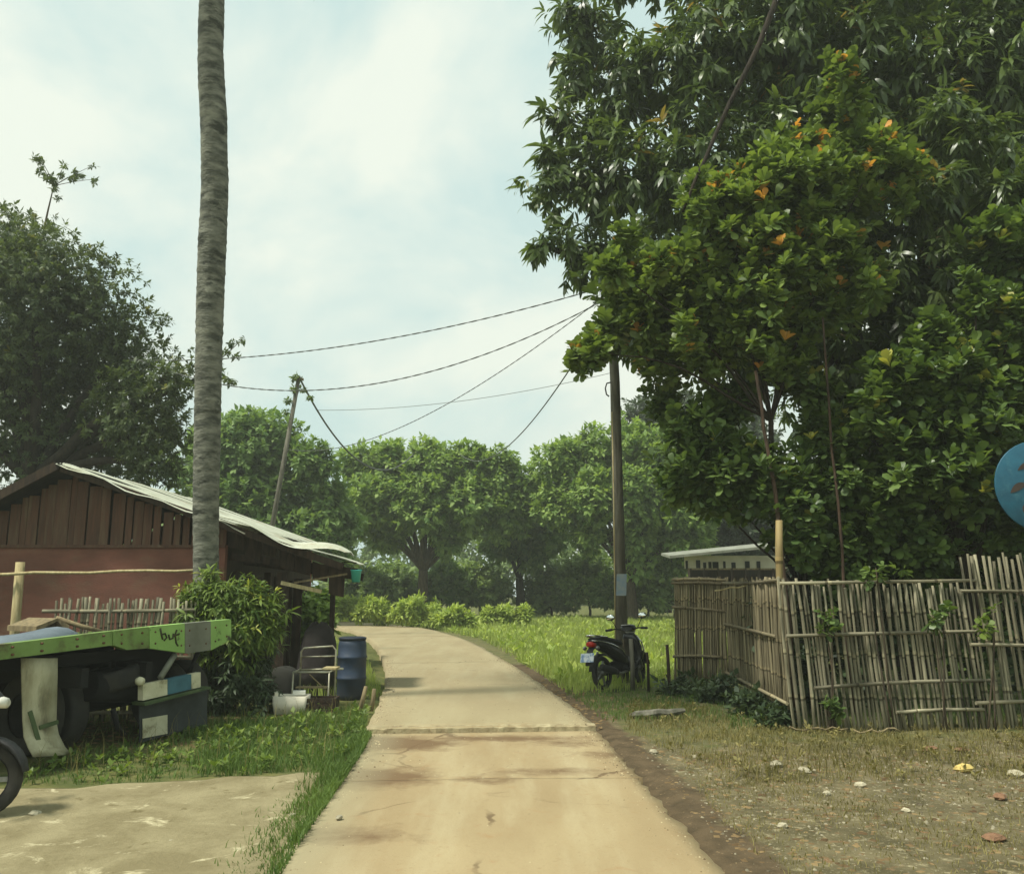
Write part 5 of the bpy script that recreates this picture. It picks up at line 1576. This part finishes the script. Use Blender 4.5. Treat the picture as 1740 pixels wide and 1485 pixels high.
    for s in (-1, 1):
        MB().tube([(-.02, s * .08, .03), (-.05, s * .22, .05), (-.10, s * .34, .04)], [.012, .013, .013], 7).build('bar', M['chassis'], hb_)
        MB().tube([(-.075, s * .27, .045), (-.12, s * .39, .035)], .021, 8).build('grip', M['seat'], hb_)
        MB().tube([(-.02, s * .25, .05), (-.01, s * .33, .025), (-.05, s * .39, .02)], .007, 5).build('brake_lever', M['steel'], hb_)
        MB().tube([(-.05, s * .20, .06), (-.03, s * .25, .16), (-.05, s * .29, .22)], .007, 5).build('mirror_stalk', M['chassis'], hb_)
        mr_ = MB().lathe([(0, .03), (.05, .025), (.068, .0)], (-.035, s * .30, .26), 16, 'X', rot=None)
        mr_.v = [(v[0], s * .30 + (v[1] - s * .30) * 1.25, .26 + (v[2] - .26) * .85) for v in mr_.v]
        mo_ = mr_.build('mirror', M['black_gloss'], hb_)
        mg_ = MB().lathe([(0, -.004), (.06, -.004), (.062, .0)], (-.038, s * .30, .26), 16, 'X')
        mg_.v = [(v[0], s * .30 + (v[1] - s * .30) * 1.25, .26 + (v[2] - .26) * .85) for v in mg_.v]
        mg_.build('mirror_glass', M['mirror'], hb_)
    MB().tube([(-.15, .10, .24), (-.18, .22, .02)], .012, 6).build('kickstand', M['steel'], t)
    return t
plate_m = mat('blue_white_plate', rgb(120, 146, 180), rgb(206, 212, 216), 9, .4, lo=.45, hi=.55)
sb_ = G(1042, 1168)
bike('scooter', 'black scooter parked on the verge in front of the utility pole', (sb_.x + .16, sb_.y + .0, .02), R(90 - 38), M['black_gloss'], M['chrome'], steer=R(14), lean=R(-5), plate=plate_m)
mb2 = G(-8, 1390)
mc = bike('motorcycle', 'motorcycle cut by the left edge, only its wheel and grey fender showing', (-4.66, 6.72, .02), R(10), M['dark_plastic'], M['white_gloss'], steer=R(6), lean=R(-6), fat=.68, fwd=.16)

# ------------------------------------------------------------------ small things by the house
# blue barrel
bb = G(592, 1190)
br = thing('plastic_barrel', 'tall dark blue plastic barrel at the road edge', 'barrel', (bb.x, bb.y + .2, 0))
hgt = zat(592, 1083, bb.y + .2)
MB().lathe([(0, 0), (.19, 0), (.21, .02), (.225, .08), (.225, .30), (.235, .31), (.235, .34), (.225, .35), (.228, .62), (.238, .63), (.238, .66), (.226, .67), (.222, hgt - .12), (.205, hgt - .04), (.19, hgt - .03)], seg=24).build('body', mat('blue_plastic', rgb(54, 68, 88), rgb(44, 54, 68), 2.2, .5, c3=rgb(54, 58, 66), scale3=1.6, lo3=.42, hi3=.6), br)
MB().lathe([(0, hgt - .02), (.18, hgt - .02), (.2, hgt - .03), (.215, hgt - .035), (.22, hgt), (.19, hgt + .012), (.17, hgt - .005), (0, hgt - .005)], seg=24).build('lid', mat('dark_lid', rgb(46, 54, 66), rgb(38, 44, 54), 4, .6), br)
# tubular steel chair
ch = thing('metal_chair', 'rusty tubular steel chair frame left of the blue barrel', 'chair', (P(538, 1195, 13.0).x, 13.0, 0))
co = Vector(ch.location)
M['pale_tube'] = mat('pale_steel_tube', rgb(196, 196, 176), rgb(150, 140, 112), 6, .45, metal=.4)
zt1, zt2, zt3 = zat(538, 1101, 13), zat(538, 1116, 13), zat(538, 1137, 13)
wx = P(568, 1100, 13).x - P(509, 1100, 13).x
MB().tube([(-wx / 2, 0, 0), (-wx / 2, 0, zt1 - .05), (-wx / 2 + .04, 0, zt1), (wx / 2 - .05, 0, zt1 + .03), (wx / 2, 0, zt1 - .03), (wx / 2, 0, 0)], .014, 8).build('back_frame', M['pale_tube'], ch)
MB().tube([(-wx / 2, 0, zt2), (wx / 2, 0, zt2 + .015)], .010, 7).build('back_bar', M['pale_tube'], ch)
MB().tube([(-wx / 2 - .03, -.01, zt3 - .01), (wx / 2 + .12, -.01, zt3 + .01)], .016, 7).build('seat_rail', M['pale_tube'], ch)
MB().tube([(-wx / 2, -.42, zt3), (wx / 2, -.42, zt3)], .014, 7).build('seat_rail', M['pale_tube'], ch)
for sx in (-1, 1):
    MB().tube([(sx * wx / 2, 0, zt3), (sx * wx / 2, -.42, zt3), (sx * wx / 2, -.45, 0)], .013, 7).build('leg', M['pale_tube'], ch)
MB().tube([(-wx * .15, -.2, zt3 - .05), (wx * .5, -.2, zt3 - .35)], .009, 6).build('brace', M['wood'], ch)
MB().box((wx * .42, -.10, zt3 + .03), (.2, .3, .025)).build('seat_board', M['wood_pale'], ch)
MB().box((0, -.3, .32), (wx * .9, .12, .02)).build('lower_board', M['wood'], ch)
# white tub
wt = thing('white_tub', 'broken white tub in the grass below the veranda', 'tub', (P(494, 1215, 12.3).x, 12.3, 0))
tb_ = MB()
rg = []
for z, k in ((0, .86), (.26, 1.0)):
    rg.append([Vector((x * k, y * k, z)) for x, y in ((-.22, -.15), (.22, -.15), (.24, -.13), (.24, .13), (.22, .15), (-.22, .15), (-.24, .13), (-.24, -.13))])
rg.append([v * .93 + Vector((0, 0, .015)) for v in rg[1]])
rg.append([Vector((v.x * .78, v.y * .75, .03)) for v in rg[1]])
tb_.loft(rg)
tb_.build('body', M['white_wall'], wt)
MB().box((.1, .02, .29), (.17, .12, .05), Matrix.Rotation(.2, 3, 'Z')).build('rag', mat('white_cloth', rgb(232, 232, 222), rgb(214, 214, 202), 8, .9, .3), wt)
MB().box((-.2, -.05, .28), (.05, .2, .05), Matrix.Rotation(.3, 3, 'Z')).build('broken_rim', M['white_wall'], wt)
# turquoise bucket hung at the eave
bkp = P(605, 980, 14.2)
bk = thing('turquoise_bucket', 'small turquoise bucket hanging at the end of the tin eave', 'bucket', (bkp.x, 14.2, zat(605, 989, 14.2)))
MB().lathe([(0, .004), (.062, .004), (.066, .0), (.088, .185), (.097, .186), (.097, .20), (.083, .20), (.060, .012), (0, .012)], seg=18).build('body', mat('turquoise_plastic', rgb(92, 206, 196), rgb(76, 188, 180), 4, .45), bk)
MB().tube([(-.09, 0, .19), (-.07, 0, .27), (0, 0, .31), (.07, 0, .27), (.09, 0, .19)], .006, 5).build('handle', M['steel'], bk)
MB().tube([(0, 0, .31), (-.1, 0, .33), (-.25, .05, .32)], .01, 5).build('hook', M['wood_dark'], bk)
# stakes at the road edge
for i, (x0, y0, x1, y1, lab) in enumerate([(622, 1166, 608, 1213, 'slanted wooden stake at the left road edge'), (636, 1170, 630, 1205, 'shorter stake beside the slanted one')]):
    b = G(x1, y1); tpz = P(x0, y0, b.y)
    s = MB().tube([(0, 0, -.05), (tpz - b) * .5 + Vector((.01, 0, 0)), tpz - b], [.035, .032, .028], 7).build('wooden_stake', M['wood'])
    s.location = (b.x, b.y, 0); tag(s, lab, 'stake', 'stakes at the road edge')
# log and debris by the right verge
lg = G(1115, 1222)
s = MB().tube([(-.34, .1, .03), (-.26, .08, .05), (-.1, .03, .06), (.05, .0, .09), (.15, -.02, .08), (.30, -.03, .11), (.38, -.02, .12)], [.03, .06, .075, .06, .07, .05, .03], 8, flat=.8, smooth=False).build('fallen_log', M['concrete_pole'])
s.location = (lg.x, lg.y, 0); tag(s, 'short grey log lying in the shade of the verge', 'log')
# blocks of rubble wood left of the chair
for i, (x, y, sx, sz, lab) in enumerate([(545, 1212, .45, .22, 'old crate of boards right of the white tub'), (440, 1225, .3, .12, 'pale stone block in the grass left of the tub')]):
    b = G(x, y)
    if i == 0:
        cr = thing('old_crate', lab, 'crate', (b.x, b.y, 0))
        for k in range(3):
            MB().box((0, -.15, .04 + k * .075), (sx, .02, .06)).build('slat', M['wood_dark'], cr)
            MB().box((0, .15, .04 + k * .075), (sx, .02, .06)).build('slat', M['wood_dark'], cr)
        for sx_ in (-1, 1):
            MB().box((sx_ * sx * .47, 0, .12), (.03, .28, .2)).build('end_panel', M['wood_dark'], cr)

# windscreen sticker at the right edge, built as a disc on an added post
bs = thing('windscreen_sticker', 'round blue windscreen sticker with brown curved marks, set on an added post', 'sign', (P(1768, 900, 10.55).x, 10.55, 0))
so_ = Vector(bs.location)
sc_ = P(1768, 826, 10.55) - so_
rr_ = 78 * 10.55 / ray(1768, 826).y
M['sticker_blue'] = mat('worn_blue_sticker', rgb(38, 92, 112), rgb(32, 78, 98), 5, .5, .1, c3=rgb(66, 112, 122), scale3=4, lo3=.55, hi3=.7)
dsc = MB().lathe([(0, -.012), (rr_ * .985, -.012), (rr_, -.006), (rr_, .006), (rr_ * .985, .012), (0, .012)], sc_, 40, 'Y').build('disc', M['sticker_blue'], bs)
def lens(px, py, ln, wd, ang):
    c = P(px, py, 10.55) - so_; m = 10.55 / ray(px, py).y
    pts = []
    for k in range(10):
        u = -1 + 2 * k / 9; pts.append((u * ln, wd * (1 - u * u) + .25 * wd * u))
    for k in range(9, -1, -1):
        u = -1 + 2 * k / 9; pts.append((u * ln, -.35 * wd * (1 - u * u) + .25 * wd * u))
    ca, sa = math.cos(ang), math.sin(ang)
    return [Vector((c.x + (x * ca - y * sa) * m, c.y - .0135, c.z + (x * sa + y * ca) * m)) for x, y in pts]
for q in ((1730, 830, 17, 9, .35), (1742, 793, 16, 7, .3), (1745, 866, 12, 9, 1.2), (1790, 820, 18, 9, -.4), (1786, 860, 14, 8, -1.0)):
    MB().prism(lens(*q), (0, -.003, 0)).build('mark', mat('brown_mark', rgb(74, 62, 54), rgb(60, 50, 44), 6, .7) if 'brown_mark' not in bpy.data.materials else bpy.data.materials['brown_mark'], dsc)
MB().tube([(sc_.x, .06, -.1), (sc_.x, .06, sc_.z + rr_ * .6)], .03, 10).build('post', M['chassis'], bs)  # added post to carry the disc; the sticker itself has none

# ------------------------------------------------------------------ bushes by the house
def bush(label, blobs, d0, m, n, k, size, seed, tm, young=0.0, droop=.5):
    c = P(blobs[0][0], blobs[0][1], d0)
    t = plant('bush', label, 'bush', (c.x, d0, 0), [bl(*b) for b in blobs], m, n, k, size, seed, tm, 9, 'bushes by the house', droop, young)
    return t
bush('leafy bush with narrow drooping leaves at the palm foot', [(385, 1035, 58, 12.3), (340, 1060, 46, 12.2), (430, 1030, 48, 12.4), (400, 1085, 56, 12.2), (450, 1070, 40, 12.4), (360, 1010, 44, 12.3), (335, 1020, 34, 12.3), (320, 1045, 26, 12.3)], 12.35, M['bush_leaf'], 1350, 9, .15, 91, T_lance(.3, .22), .04)
bush('dim bush filling the gap under the truck tail beside the palm', [(400, 1150, 52, 12.3), (440, 1180, 44, 12.3), (370, 1180, 44, 12.2), (430, 1120, 44, 12.5)], 12.4, M['dark_leaf'], 480, 8, .13, 92, T_lance(.3, .22))
bush('bright green bush seen through the open veranda', [(520, 1040, 36, 17.5), (545, 1055, 30, 17.5), (505, 1065, 30, 17.5), (550, 1020, 24, 18), (530, 1085, 26, 17.5)], 17.5, M['far_leaf'], 700, 8, .15, 93, T_small(.6))
# weeds mounds at the field edge
wl_ = ['yellow green weed mound right of the road bend', 'largest weed mound left of the middle tree', 'low weed mound in front of the middle tree', 'weed mound behind the road bend', 'flat weed patch in the open field']
for i, bs_ in enumerate([[(640, 1035, 22, 37), (612, 1042, 14, 37), (658, 1044, 13, 37), (632, 1022, 10, 37)], [(700, 1036, 26, 36), (738, 1043, 20, 36), (672, 1046, 13, 36), (712, 1018, 11, 36)], [(772, 1046, 18, 35), (797, 1052, 11, 35), (750, 1053, 10, 35)], [(600, 1030, 18, 41), (580, 1032, 18, 41), (620, 1030, 16, 41)], [(860, 1042, 16, 38), (890, 1044, 14, 38), (830, 1046, 14, 38)]]):
    c = P(bs_[0][0], bs_[0][1], bs_[0][3])
    plant('weed_mound', wl_[i], 'weeds', (c.x, bs_[0][3], 0), [bl(*b) for b in bs_], M['weed_leaf'], 420, 7, .24, 110 + i, T_lance(.2, .3), 4, 'weed mounds at the field edge', .2)
# ------------------------------------------------------------------ grass
def poly(*px): return [tuple(G(x, y)[:2]) for x, y in px]
def off_road(p, m=.05):
    d, s = road_dist(p[:, 0], p[:, 1])
    return p[d > m]
lg_ = poly((20, 1332), (180, 1330), (400, 1322), (560, 1306), (606, 1270), (626, 1246), (622, 1205), (560, 1210), (470, 1222), (340, 1235), (140, 1275), (40, 1300))
p_ = off_road(scatter(lg_, 1500, 1, 1.6), .02)
lowz = p_[:, 0] / p_[:, 1] < -.345 + .03 * vnoise(p_[:, 0], p_[:, 1], 3)
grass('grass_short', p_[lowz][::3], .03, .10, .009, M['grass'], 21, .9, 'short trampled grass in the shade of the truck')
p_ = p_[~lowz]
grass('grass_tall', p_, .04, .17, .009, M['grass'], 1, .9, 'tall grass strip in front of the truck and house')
p_ = scatter([(-9, 10.2), (-2.3, 10.4), (-2.6, 13.5), (-9, 13.5)], 160, 2, .5)
grass('grass_yard', off_road(p_), .05, .18, .010, M['grass'], 2, .8, 'thin grass round the house yard')
# ragged edge along the left of the road
s_ = rng.uniform(at_y(3.0), at_y(10.4), 13000)
o_ = np.abs(rng.normal(0, .17, 13000)) - .13
cx_, cy_ = np.interp(s_, arc, RL[:, 0]), np.interp(s_, arc, RL[:, 1])
ex, ey = np.interp(s_, arc, RNm[:, 0]), np.interp(s_, arc, RNm[:, 1])
w_ = np.interp(s_, arc, RW)
X_, Y_ = cx_ - ex * (w_ + o_ + .06), cy_ - ey * (w_ + o_ + .06)
k_ = rng.uniform(-1.1, 1.2, 13000) < vnoise(X_, Y_, 2.5, 4) + .35 * vnoise(X_, Y_, 7, 1) + .25
grass('grass_road_edge', np.stack([X_, Y_, np.where(o_ < -.04, .05, ground_z(X_, Y_))], 1)[k_], .03, .15, .009, M['grass'], 3, .9, 'ragged grass along the left road edge')
p_ = off_road(scatter([(-2.0, 13.6), (-6.0, 31), (-3.6, 14.0), (-2.7, 13.4)] if False else [(-3.4, 13.9), (-2.0, 13.9), (-3.3, 20), (-6.5, 31), (-9.5, 36), (-9.5, 30), (-6, 22)], 260, 4), .02)
grass('grass_bend', p_, .10, .30, .014, M['grass_field'], 4, .6, 'bright grass inside the road bend left')
# field
fp1 = [(.9, 14.5), (2.8, 15.6), (5.5, 18), (9, 30), (12, 48), (-12, 48), (-8.2, 42), (-3.4, 36), (-1.0, 29), (0, 22)]
pf = scatter(fp1, 95, 5, 1.3)
near = pf[:, 1] < 25
pf = off_road(pf, .35)
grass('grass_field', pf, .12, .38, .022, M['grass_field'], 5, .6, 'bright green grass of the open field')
p_ = off_road(scatter([(.0, 20), (1.0, 14.3), (2.7, 15.4), (3, 26), (1, 28)], 420, 6, .9), .45)
grass('grass_verge', p_, .08, .26, .012, M['grass_field'], 6, .6, 'grass around the scooter and stakes')
p_ = off_road(scatter([(.55, 14.6), (.85, 11.6), (3.3, 11.6), (3.0, 15.6)], 650, 16, .1), .35)
grass('grass_fringe', p_, .03, .16, .009, M['grass'], 16, .9, 'patchy grass between the scooter and the log')
# right verge
rv = poly((1075, 1190), (1180, 1200), (1330, 1240), (1740, 1228), (1990, 1225), (1990, 1330), (1740, 1322), (1500, 1335), (1280, 1330), (1150, 1285), (1060, 1240))
p_ = off_road(scatter(rv, 900, 7, .8), .4)
grass('grass_shade', p_, .03, .14, .008, M['grass_dry'], 7, .9, 'short dull grass in front of the bamboo fence')
rv2 = poly((1150, 1285), (1280, 1325), (1740, 1315), (1990, 1320), (2200, 1500), (2300, 1700), (1300, 1500), (1220, 1400))
p_ = off_road(scatter(rv2, 1100, 8, -.1), .42)
grass('grass_stubble', p_, .015, .06, .007, M['grass_dry'], 8, 1.2, 'sparse stubble among the stones')
p_ = off_road(scatter(lg_, 22, 12), .0)
grass('grass_seed_stalks', p_, .25, .42, .006, M['grass_dry'], 12, .7, 'thin dry stalks over the grass strip')
p_ = scatter([(2.6, 10.9), (12, 11.2), (12, 14.5), (4, 14.5)], 120, 13)
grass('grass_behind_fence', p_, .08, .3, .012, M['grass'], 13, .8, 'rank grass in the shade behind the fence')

# ------------------------------------------------------------------ stones
M['stone'] = mat('pale_stone', rgb(184, 176, 150), rgb(150, 142, 118), 5, .9, .3, vary=.2)
M['stone_yellow'] = mat('yellow_stone', rgb(216, 194, 120), rgb(190, 166, 98), 4, .9, .3)
M['brick_red'] = mat('brick_rubble', rgb(140, 106, 80), rgb(116, 88, 66), 5, .9, .4, vary=.15)
def stone_mesh(seed, m):
    g = random.Random(seed)
    mb = MB()
    n, rows = 8, 4
    rings = []
    for j in range(rows + 1):
        a = -math.pi / 2 + math.pi * j / rows
        rings.append([Vector((math.cos(a) * math.cos(b) * (.5 + g.uniform(-.09, .09)), math.cos(a) * math.sin(b) * (.38 + g.uniform(-.08, .08)), math.sin(a) * .30 + g.uniform(-.03, .03))) for b in [2 * math.pi * k / n for k in range(n)]])
    mb.loft(rings, cap=True, smooth=False)
    return mb.mesh('stone', m)
smesh = [stone_mesh(i, M['stone']) for i in range(5)]
ym, bm_ = stone_mesh(9, M['stone_yellow']), [stone_mesh(10, M['brick_red']), stone_mesh(11, M['brick_red'])]
spots = [(1319, 1303, .19, 0, 'rounded grey stone in the grass below the fence corner'), (1638, 1312, .24, 1, 'large yellow stone on the right verge'), (1462, 1337, .14, 0, 'white angular stone on the bare verge'), (1700, 1355, .20, 2, 'flat red brick chip at the right edge'), (1580, 1277, .22, 2, 'red brick lump in the dull grass'), (1634, 1277, .2, 2, 'second brick lump right of the red one'), (1110, 1280, .14, 0, 'pale stone at the start of the right verge'), (1368, 1312, .16, 0, 'small tan stone right of the rounded grey one'), (1725, 1318, .2, 0, 'grey stone touching the right edge'), (576, 1405, .08, 0, 'small white stone on the road'), (497, 1388, .09, 0, 'white pebble in the grass at the road edge'), (1330, 1402, .11, 0, 'pale stone in the litter, lower right'), (1540, 1380, .10, 0, 'flat pale stone in the stubble'), (1405, 1350, .10, 0, 'white stone left of the angular one'), (1690, 1428, .22, 2, 'broad brick slab at the lower right corner'), (288, 1433, .09, 0, 'white stone on the dirt yard'), (60, 1388, .16, 0, 'pale patch of crushed stone near the motorcycle wheel'), (1180, 1290, .09, 0, 'little tan stone beside the dark soil strip'), (668, 1188, .06, 0, 'tiny white stone on the far slab')]
for (x, y, sz, kd, lab) in spots:
    b = G(x, y)
    me = (smesh[rnd.randrange(5)], ym, bm_[rnd.randrange(2)])[kd]
    o = link('brick_rubble' if kd == 2 else 'stone', me)
    rdist, _ = road_dist(np.array([b.x]), np.array([b.y]))
    zz = .06 if rdist[0] < 0 else float(ground_z(np.array([b.x]), np.array([b.y]))[0])
    if rdist[0] < 0 and b.y > 10.6: zz = .12
    o.location = (b.x, b.y, zz + sz * .12)
    sz *= .78
    o.scale = (sz, sz, sz * rnd.uniform(.7, 1.0) * (.6 if kd == 2 else 1))
    o.rotation_euler = (rnd.uniform(-.2, .2), rnd.uniform(-.2, .2), rnd.uniform(0, 6.28))
    tag(o, lab, 'stone', 'loose stones')
def litter(name, label, poly_, n, s0, s1, m, seed, flat=.4, cat='gravel', clump=None, dens_edge=None):
    g = np.random.default_rng(seed)
    xs = [p[0] for p in poly_]; ys = [p[1] for p in poly_]
    x = g.uniform(min(xs), max(xs), n * 3); y = g.uniform(min(ys), max(ys), n * 3)
    k = in_poly(poly_, x, y)
    if clump is not None:
        k &= g.uniform(-1, 1, len(x)) < vnoise(x, y, clump, seed)
    x, y = x[k][:n], y[k][:n]
    d, s = road_dist(x, y)
    kk = d > .12
    x, y = x[kk], y[kk]
    N = len(x)
    V0 = np.array([[-.5, -.3, 0], [.45, -.4, 0], [.5, .35, 0], [-.4, .4, 0], [-.25, -.15, .5], [.25, -.2, .55], [.2, .2, .5], [-.2, .22, .6]])
    F0 = np.array([[4, 5, 6, 7], [0, 1, 5, 4], [1, 2, 6, 5], [2, 3, 7, 6], [3, 0, 4, 7]])
    sc = g.uniform(0, 1, N) ** 2.2 * (s1 - s0) + s0
    an = g.uniform(0, 6.28, N)
    ca, sa = np.cos(an), np.sin(an)
    J = V0[None] * (1 + g.normal(0, .18, (N, 8, 3)))
    X = (J[..., 0] * ca[:, None] - J[..., 1] * sa[:, None]) * sc[:, None] + x[:, None]
    Y = (J[..., 0] * sa[:, None] + J[..., 1] * ca[:, None]) * sc[:, None] + y[:, None]
    Z = J[..., 2] * sc[:, None] * flat * 1.6 + ground_z(x, y)[:, None] - .002
    V = np.stack([X, Y, Z], -1).reshape(-1, 3)
    F = (F0[None] + (np.arange(N) * 8)[:, None, None]).reshape(-1, 4)
    o = link(name, np_mesh(name, V, F, m, {'rnd': np.repeat(g.uniform(0, 1, N), 8)}))
    return tag(o, label, cat, None, 'stuff')
M['gravel'] = leaf_mat('mixed_gravel', rgb(84, 76, 60), rgb(160, 152, 128), None, .9, 0.0, .2)
M['leaf_litter'] = leaf_mat('dead_leaves', rgb(88, 70, 50), rgb(146, 124, 88), None, .9, .1, .1)
rvp = poly((1060, 1245), (1150, 1285), (1740, 1270), (1990, 1270), (2300, 1500), (2400, 1700), (1350, 1600), (1230, 1440))
litter('gravel', 'scattered pale gravel on the right verge', rvp, 3200, .006, .034, M['gravel'], 3, .40, clump=1.6)
litter('leaf_litter', 'brown leaf litter on the verge and soil strip', rvp, 2200, .03, .075, M['leaf_litter'], 4, .12)
litter('leaf_litter_bend', 'brown litter beside the far road edge', [(.2, 11), (1.0, 10.8), (1.9, 13), (1.4, 15), (.2, 17.5), (-.2, 16)], 1300, .02, .08, M['leaf_litter'], 5, .2)
litter('gravel_yard', 'small stones on the dirt yard', [(p.x, p.y) for p in pad_poly[1:7]] + [(-6, 3)], 700, .008, .035, M['gravel'], 6, .45)
litter('leaf_litter_house', 'dead leaves under the truck and the bush', [(-7, 9.6), (-3.2, 9.8), (-2.6, 12.3), (-7, 12.3)], 1100, .03, .09, M['leaf_litter'], 7, .15)

# grit and earth washed onto the road
g = np.random.default_rng(77)
n_ = 5200
s_ = g.uniform(at_y(3.5), at_y(20), n_)
u_ = np.where(g.uniform(0, 1, n_) < .75, np.sign(g.uniform(-1, 1, n_)) * (1 - np.abs(g.normal(0, .10, n_))), g.uniform(-1, 1, n_))
cx_, cy_ = np.interp(s_, arc, RL[:, 0]), np.interp(s_, arc, RL[:, 1])
ex, ey = np.interp(s_, arc, RNm[:, 0]), np.interp(s_, arc, RNm[:, 1])
w_ = np.interp(s_, arc, RW) - .03
X_, Y_ = cx_ + ex * w_ * u_, cy_ + ey * w_ * u_
Z_ = np.where(Y_ > 10.6, .115, .052) + .012 * vnoise(X_, Y_, .9, 3)
V0 = np.array([[-.5, -.4, -.1], [.5, -.3, -.1], [.1, .5, -.1], [0, 0, .35]])
F0 = np.array([[0, 1, 3], [1, 2, 3], [2, 0, 3]])
sc = .006 + .022 * g.uniform(0, 1, n_) ** 3
an = g.uniform(0, 6.28, n_)
V = np.stack([(V0[None, :, 0] * np.cos(an)[:, None] - V0[None, :, 1] * np.sin(an)[:, None]) * sc[:, None] + X_[:, None], (V0[None, :, 0] * np.sin(an)[:, None] + V0[None, :, 1] * np.cos(an)[:, None]) * sc[:, None] + Y_[:, None], V0[None, :, 2] * sc[:, None] + Z_[:, None]], -1).reshape(-1, 3)
F = (F0[None] + (np.arange(n_) * 4)[:, None, None]).reshape(-1, 3)
M['grit'] = leaf_mat('road_grit', rgb(92, 76, 56), rgb(190, 176, 140), None, .9, 0.0, .1)
tag(link('grit', np_mesh('grit', V, F, M['grit'], {'rnd': np.repeat(g.uniform(0, 1, n_), 4)})), 'fine grit lying on the road', 'grit', None, 'stuff')

# broad leaved weeds among the grass
def weeds(name, label, pts, k, size, m, seed):
    A_ = np.random.default_rng(seed).normal(0, .25, pts.shape) + np.array([0, 0, 1.0])
    pts = pts + np.array([0, 0, 1.0]) * np.random.default_rng(seed + 1).uniform(.02, .11, (len(pts), 1))
    return tag(crown(name, None, T_small(.5), m, pts, A_, k, size, 1.5, .15, 0, seed), label, 'weeds', None, 'stuff')
weeds('weeds_strip', 'low broad leaved weeds in the grass by the house', off_road(scatter(lg_, 45, 201, .2), .02), 8, .085, M['bush_leaf'], 201)
weeds('weeds_verge', 'low weeds dotted over the right verge', off_road(scatter(rv, 26, 202, .2), .5), 7, .06, M['grass_dry'], 202)
weeds('weeds_field', 'leafy weeds standing in the open field', off_road(scatter(fp1, 5, 203, .5), .5), 9, .22, M['weed_leaf'], 203)

# ------------------------------------------------------------------ the hazy air
hz = MB().box((0, 53.5, 10.25), (252, 187, 22.5)).build('haze', None)
hm = bpy.data.materials.new('humid_air')
hm.use_nodes = True
hn, hl = hm.node_tree.nodes, hm.node_tree.links
hn.clear()
ho2 = hn.new('ShaderNodeOutputMaterial')
hv = hn.new('ShaderNodeVolumePrincipled')
hv.inputs['Color'].default_value = (0.93, 0.97, 0.86, 1)
hv.inputs['Density'].default_value = 0.0018
hv.inputs['Anisotropy'].default_value = 0.2
hl.new(hv.outputs['Volume'], ho2.inputs['Volume'])
hz.data.materials.clear()
hz.data.materials.append(hm)
tag(hz, 'thin humid haze over the field', 'haze', None, 'stuff')
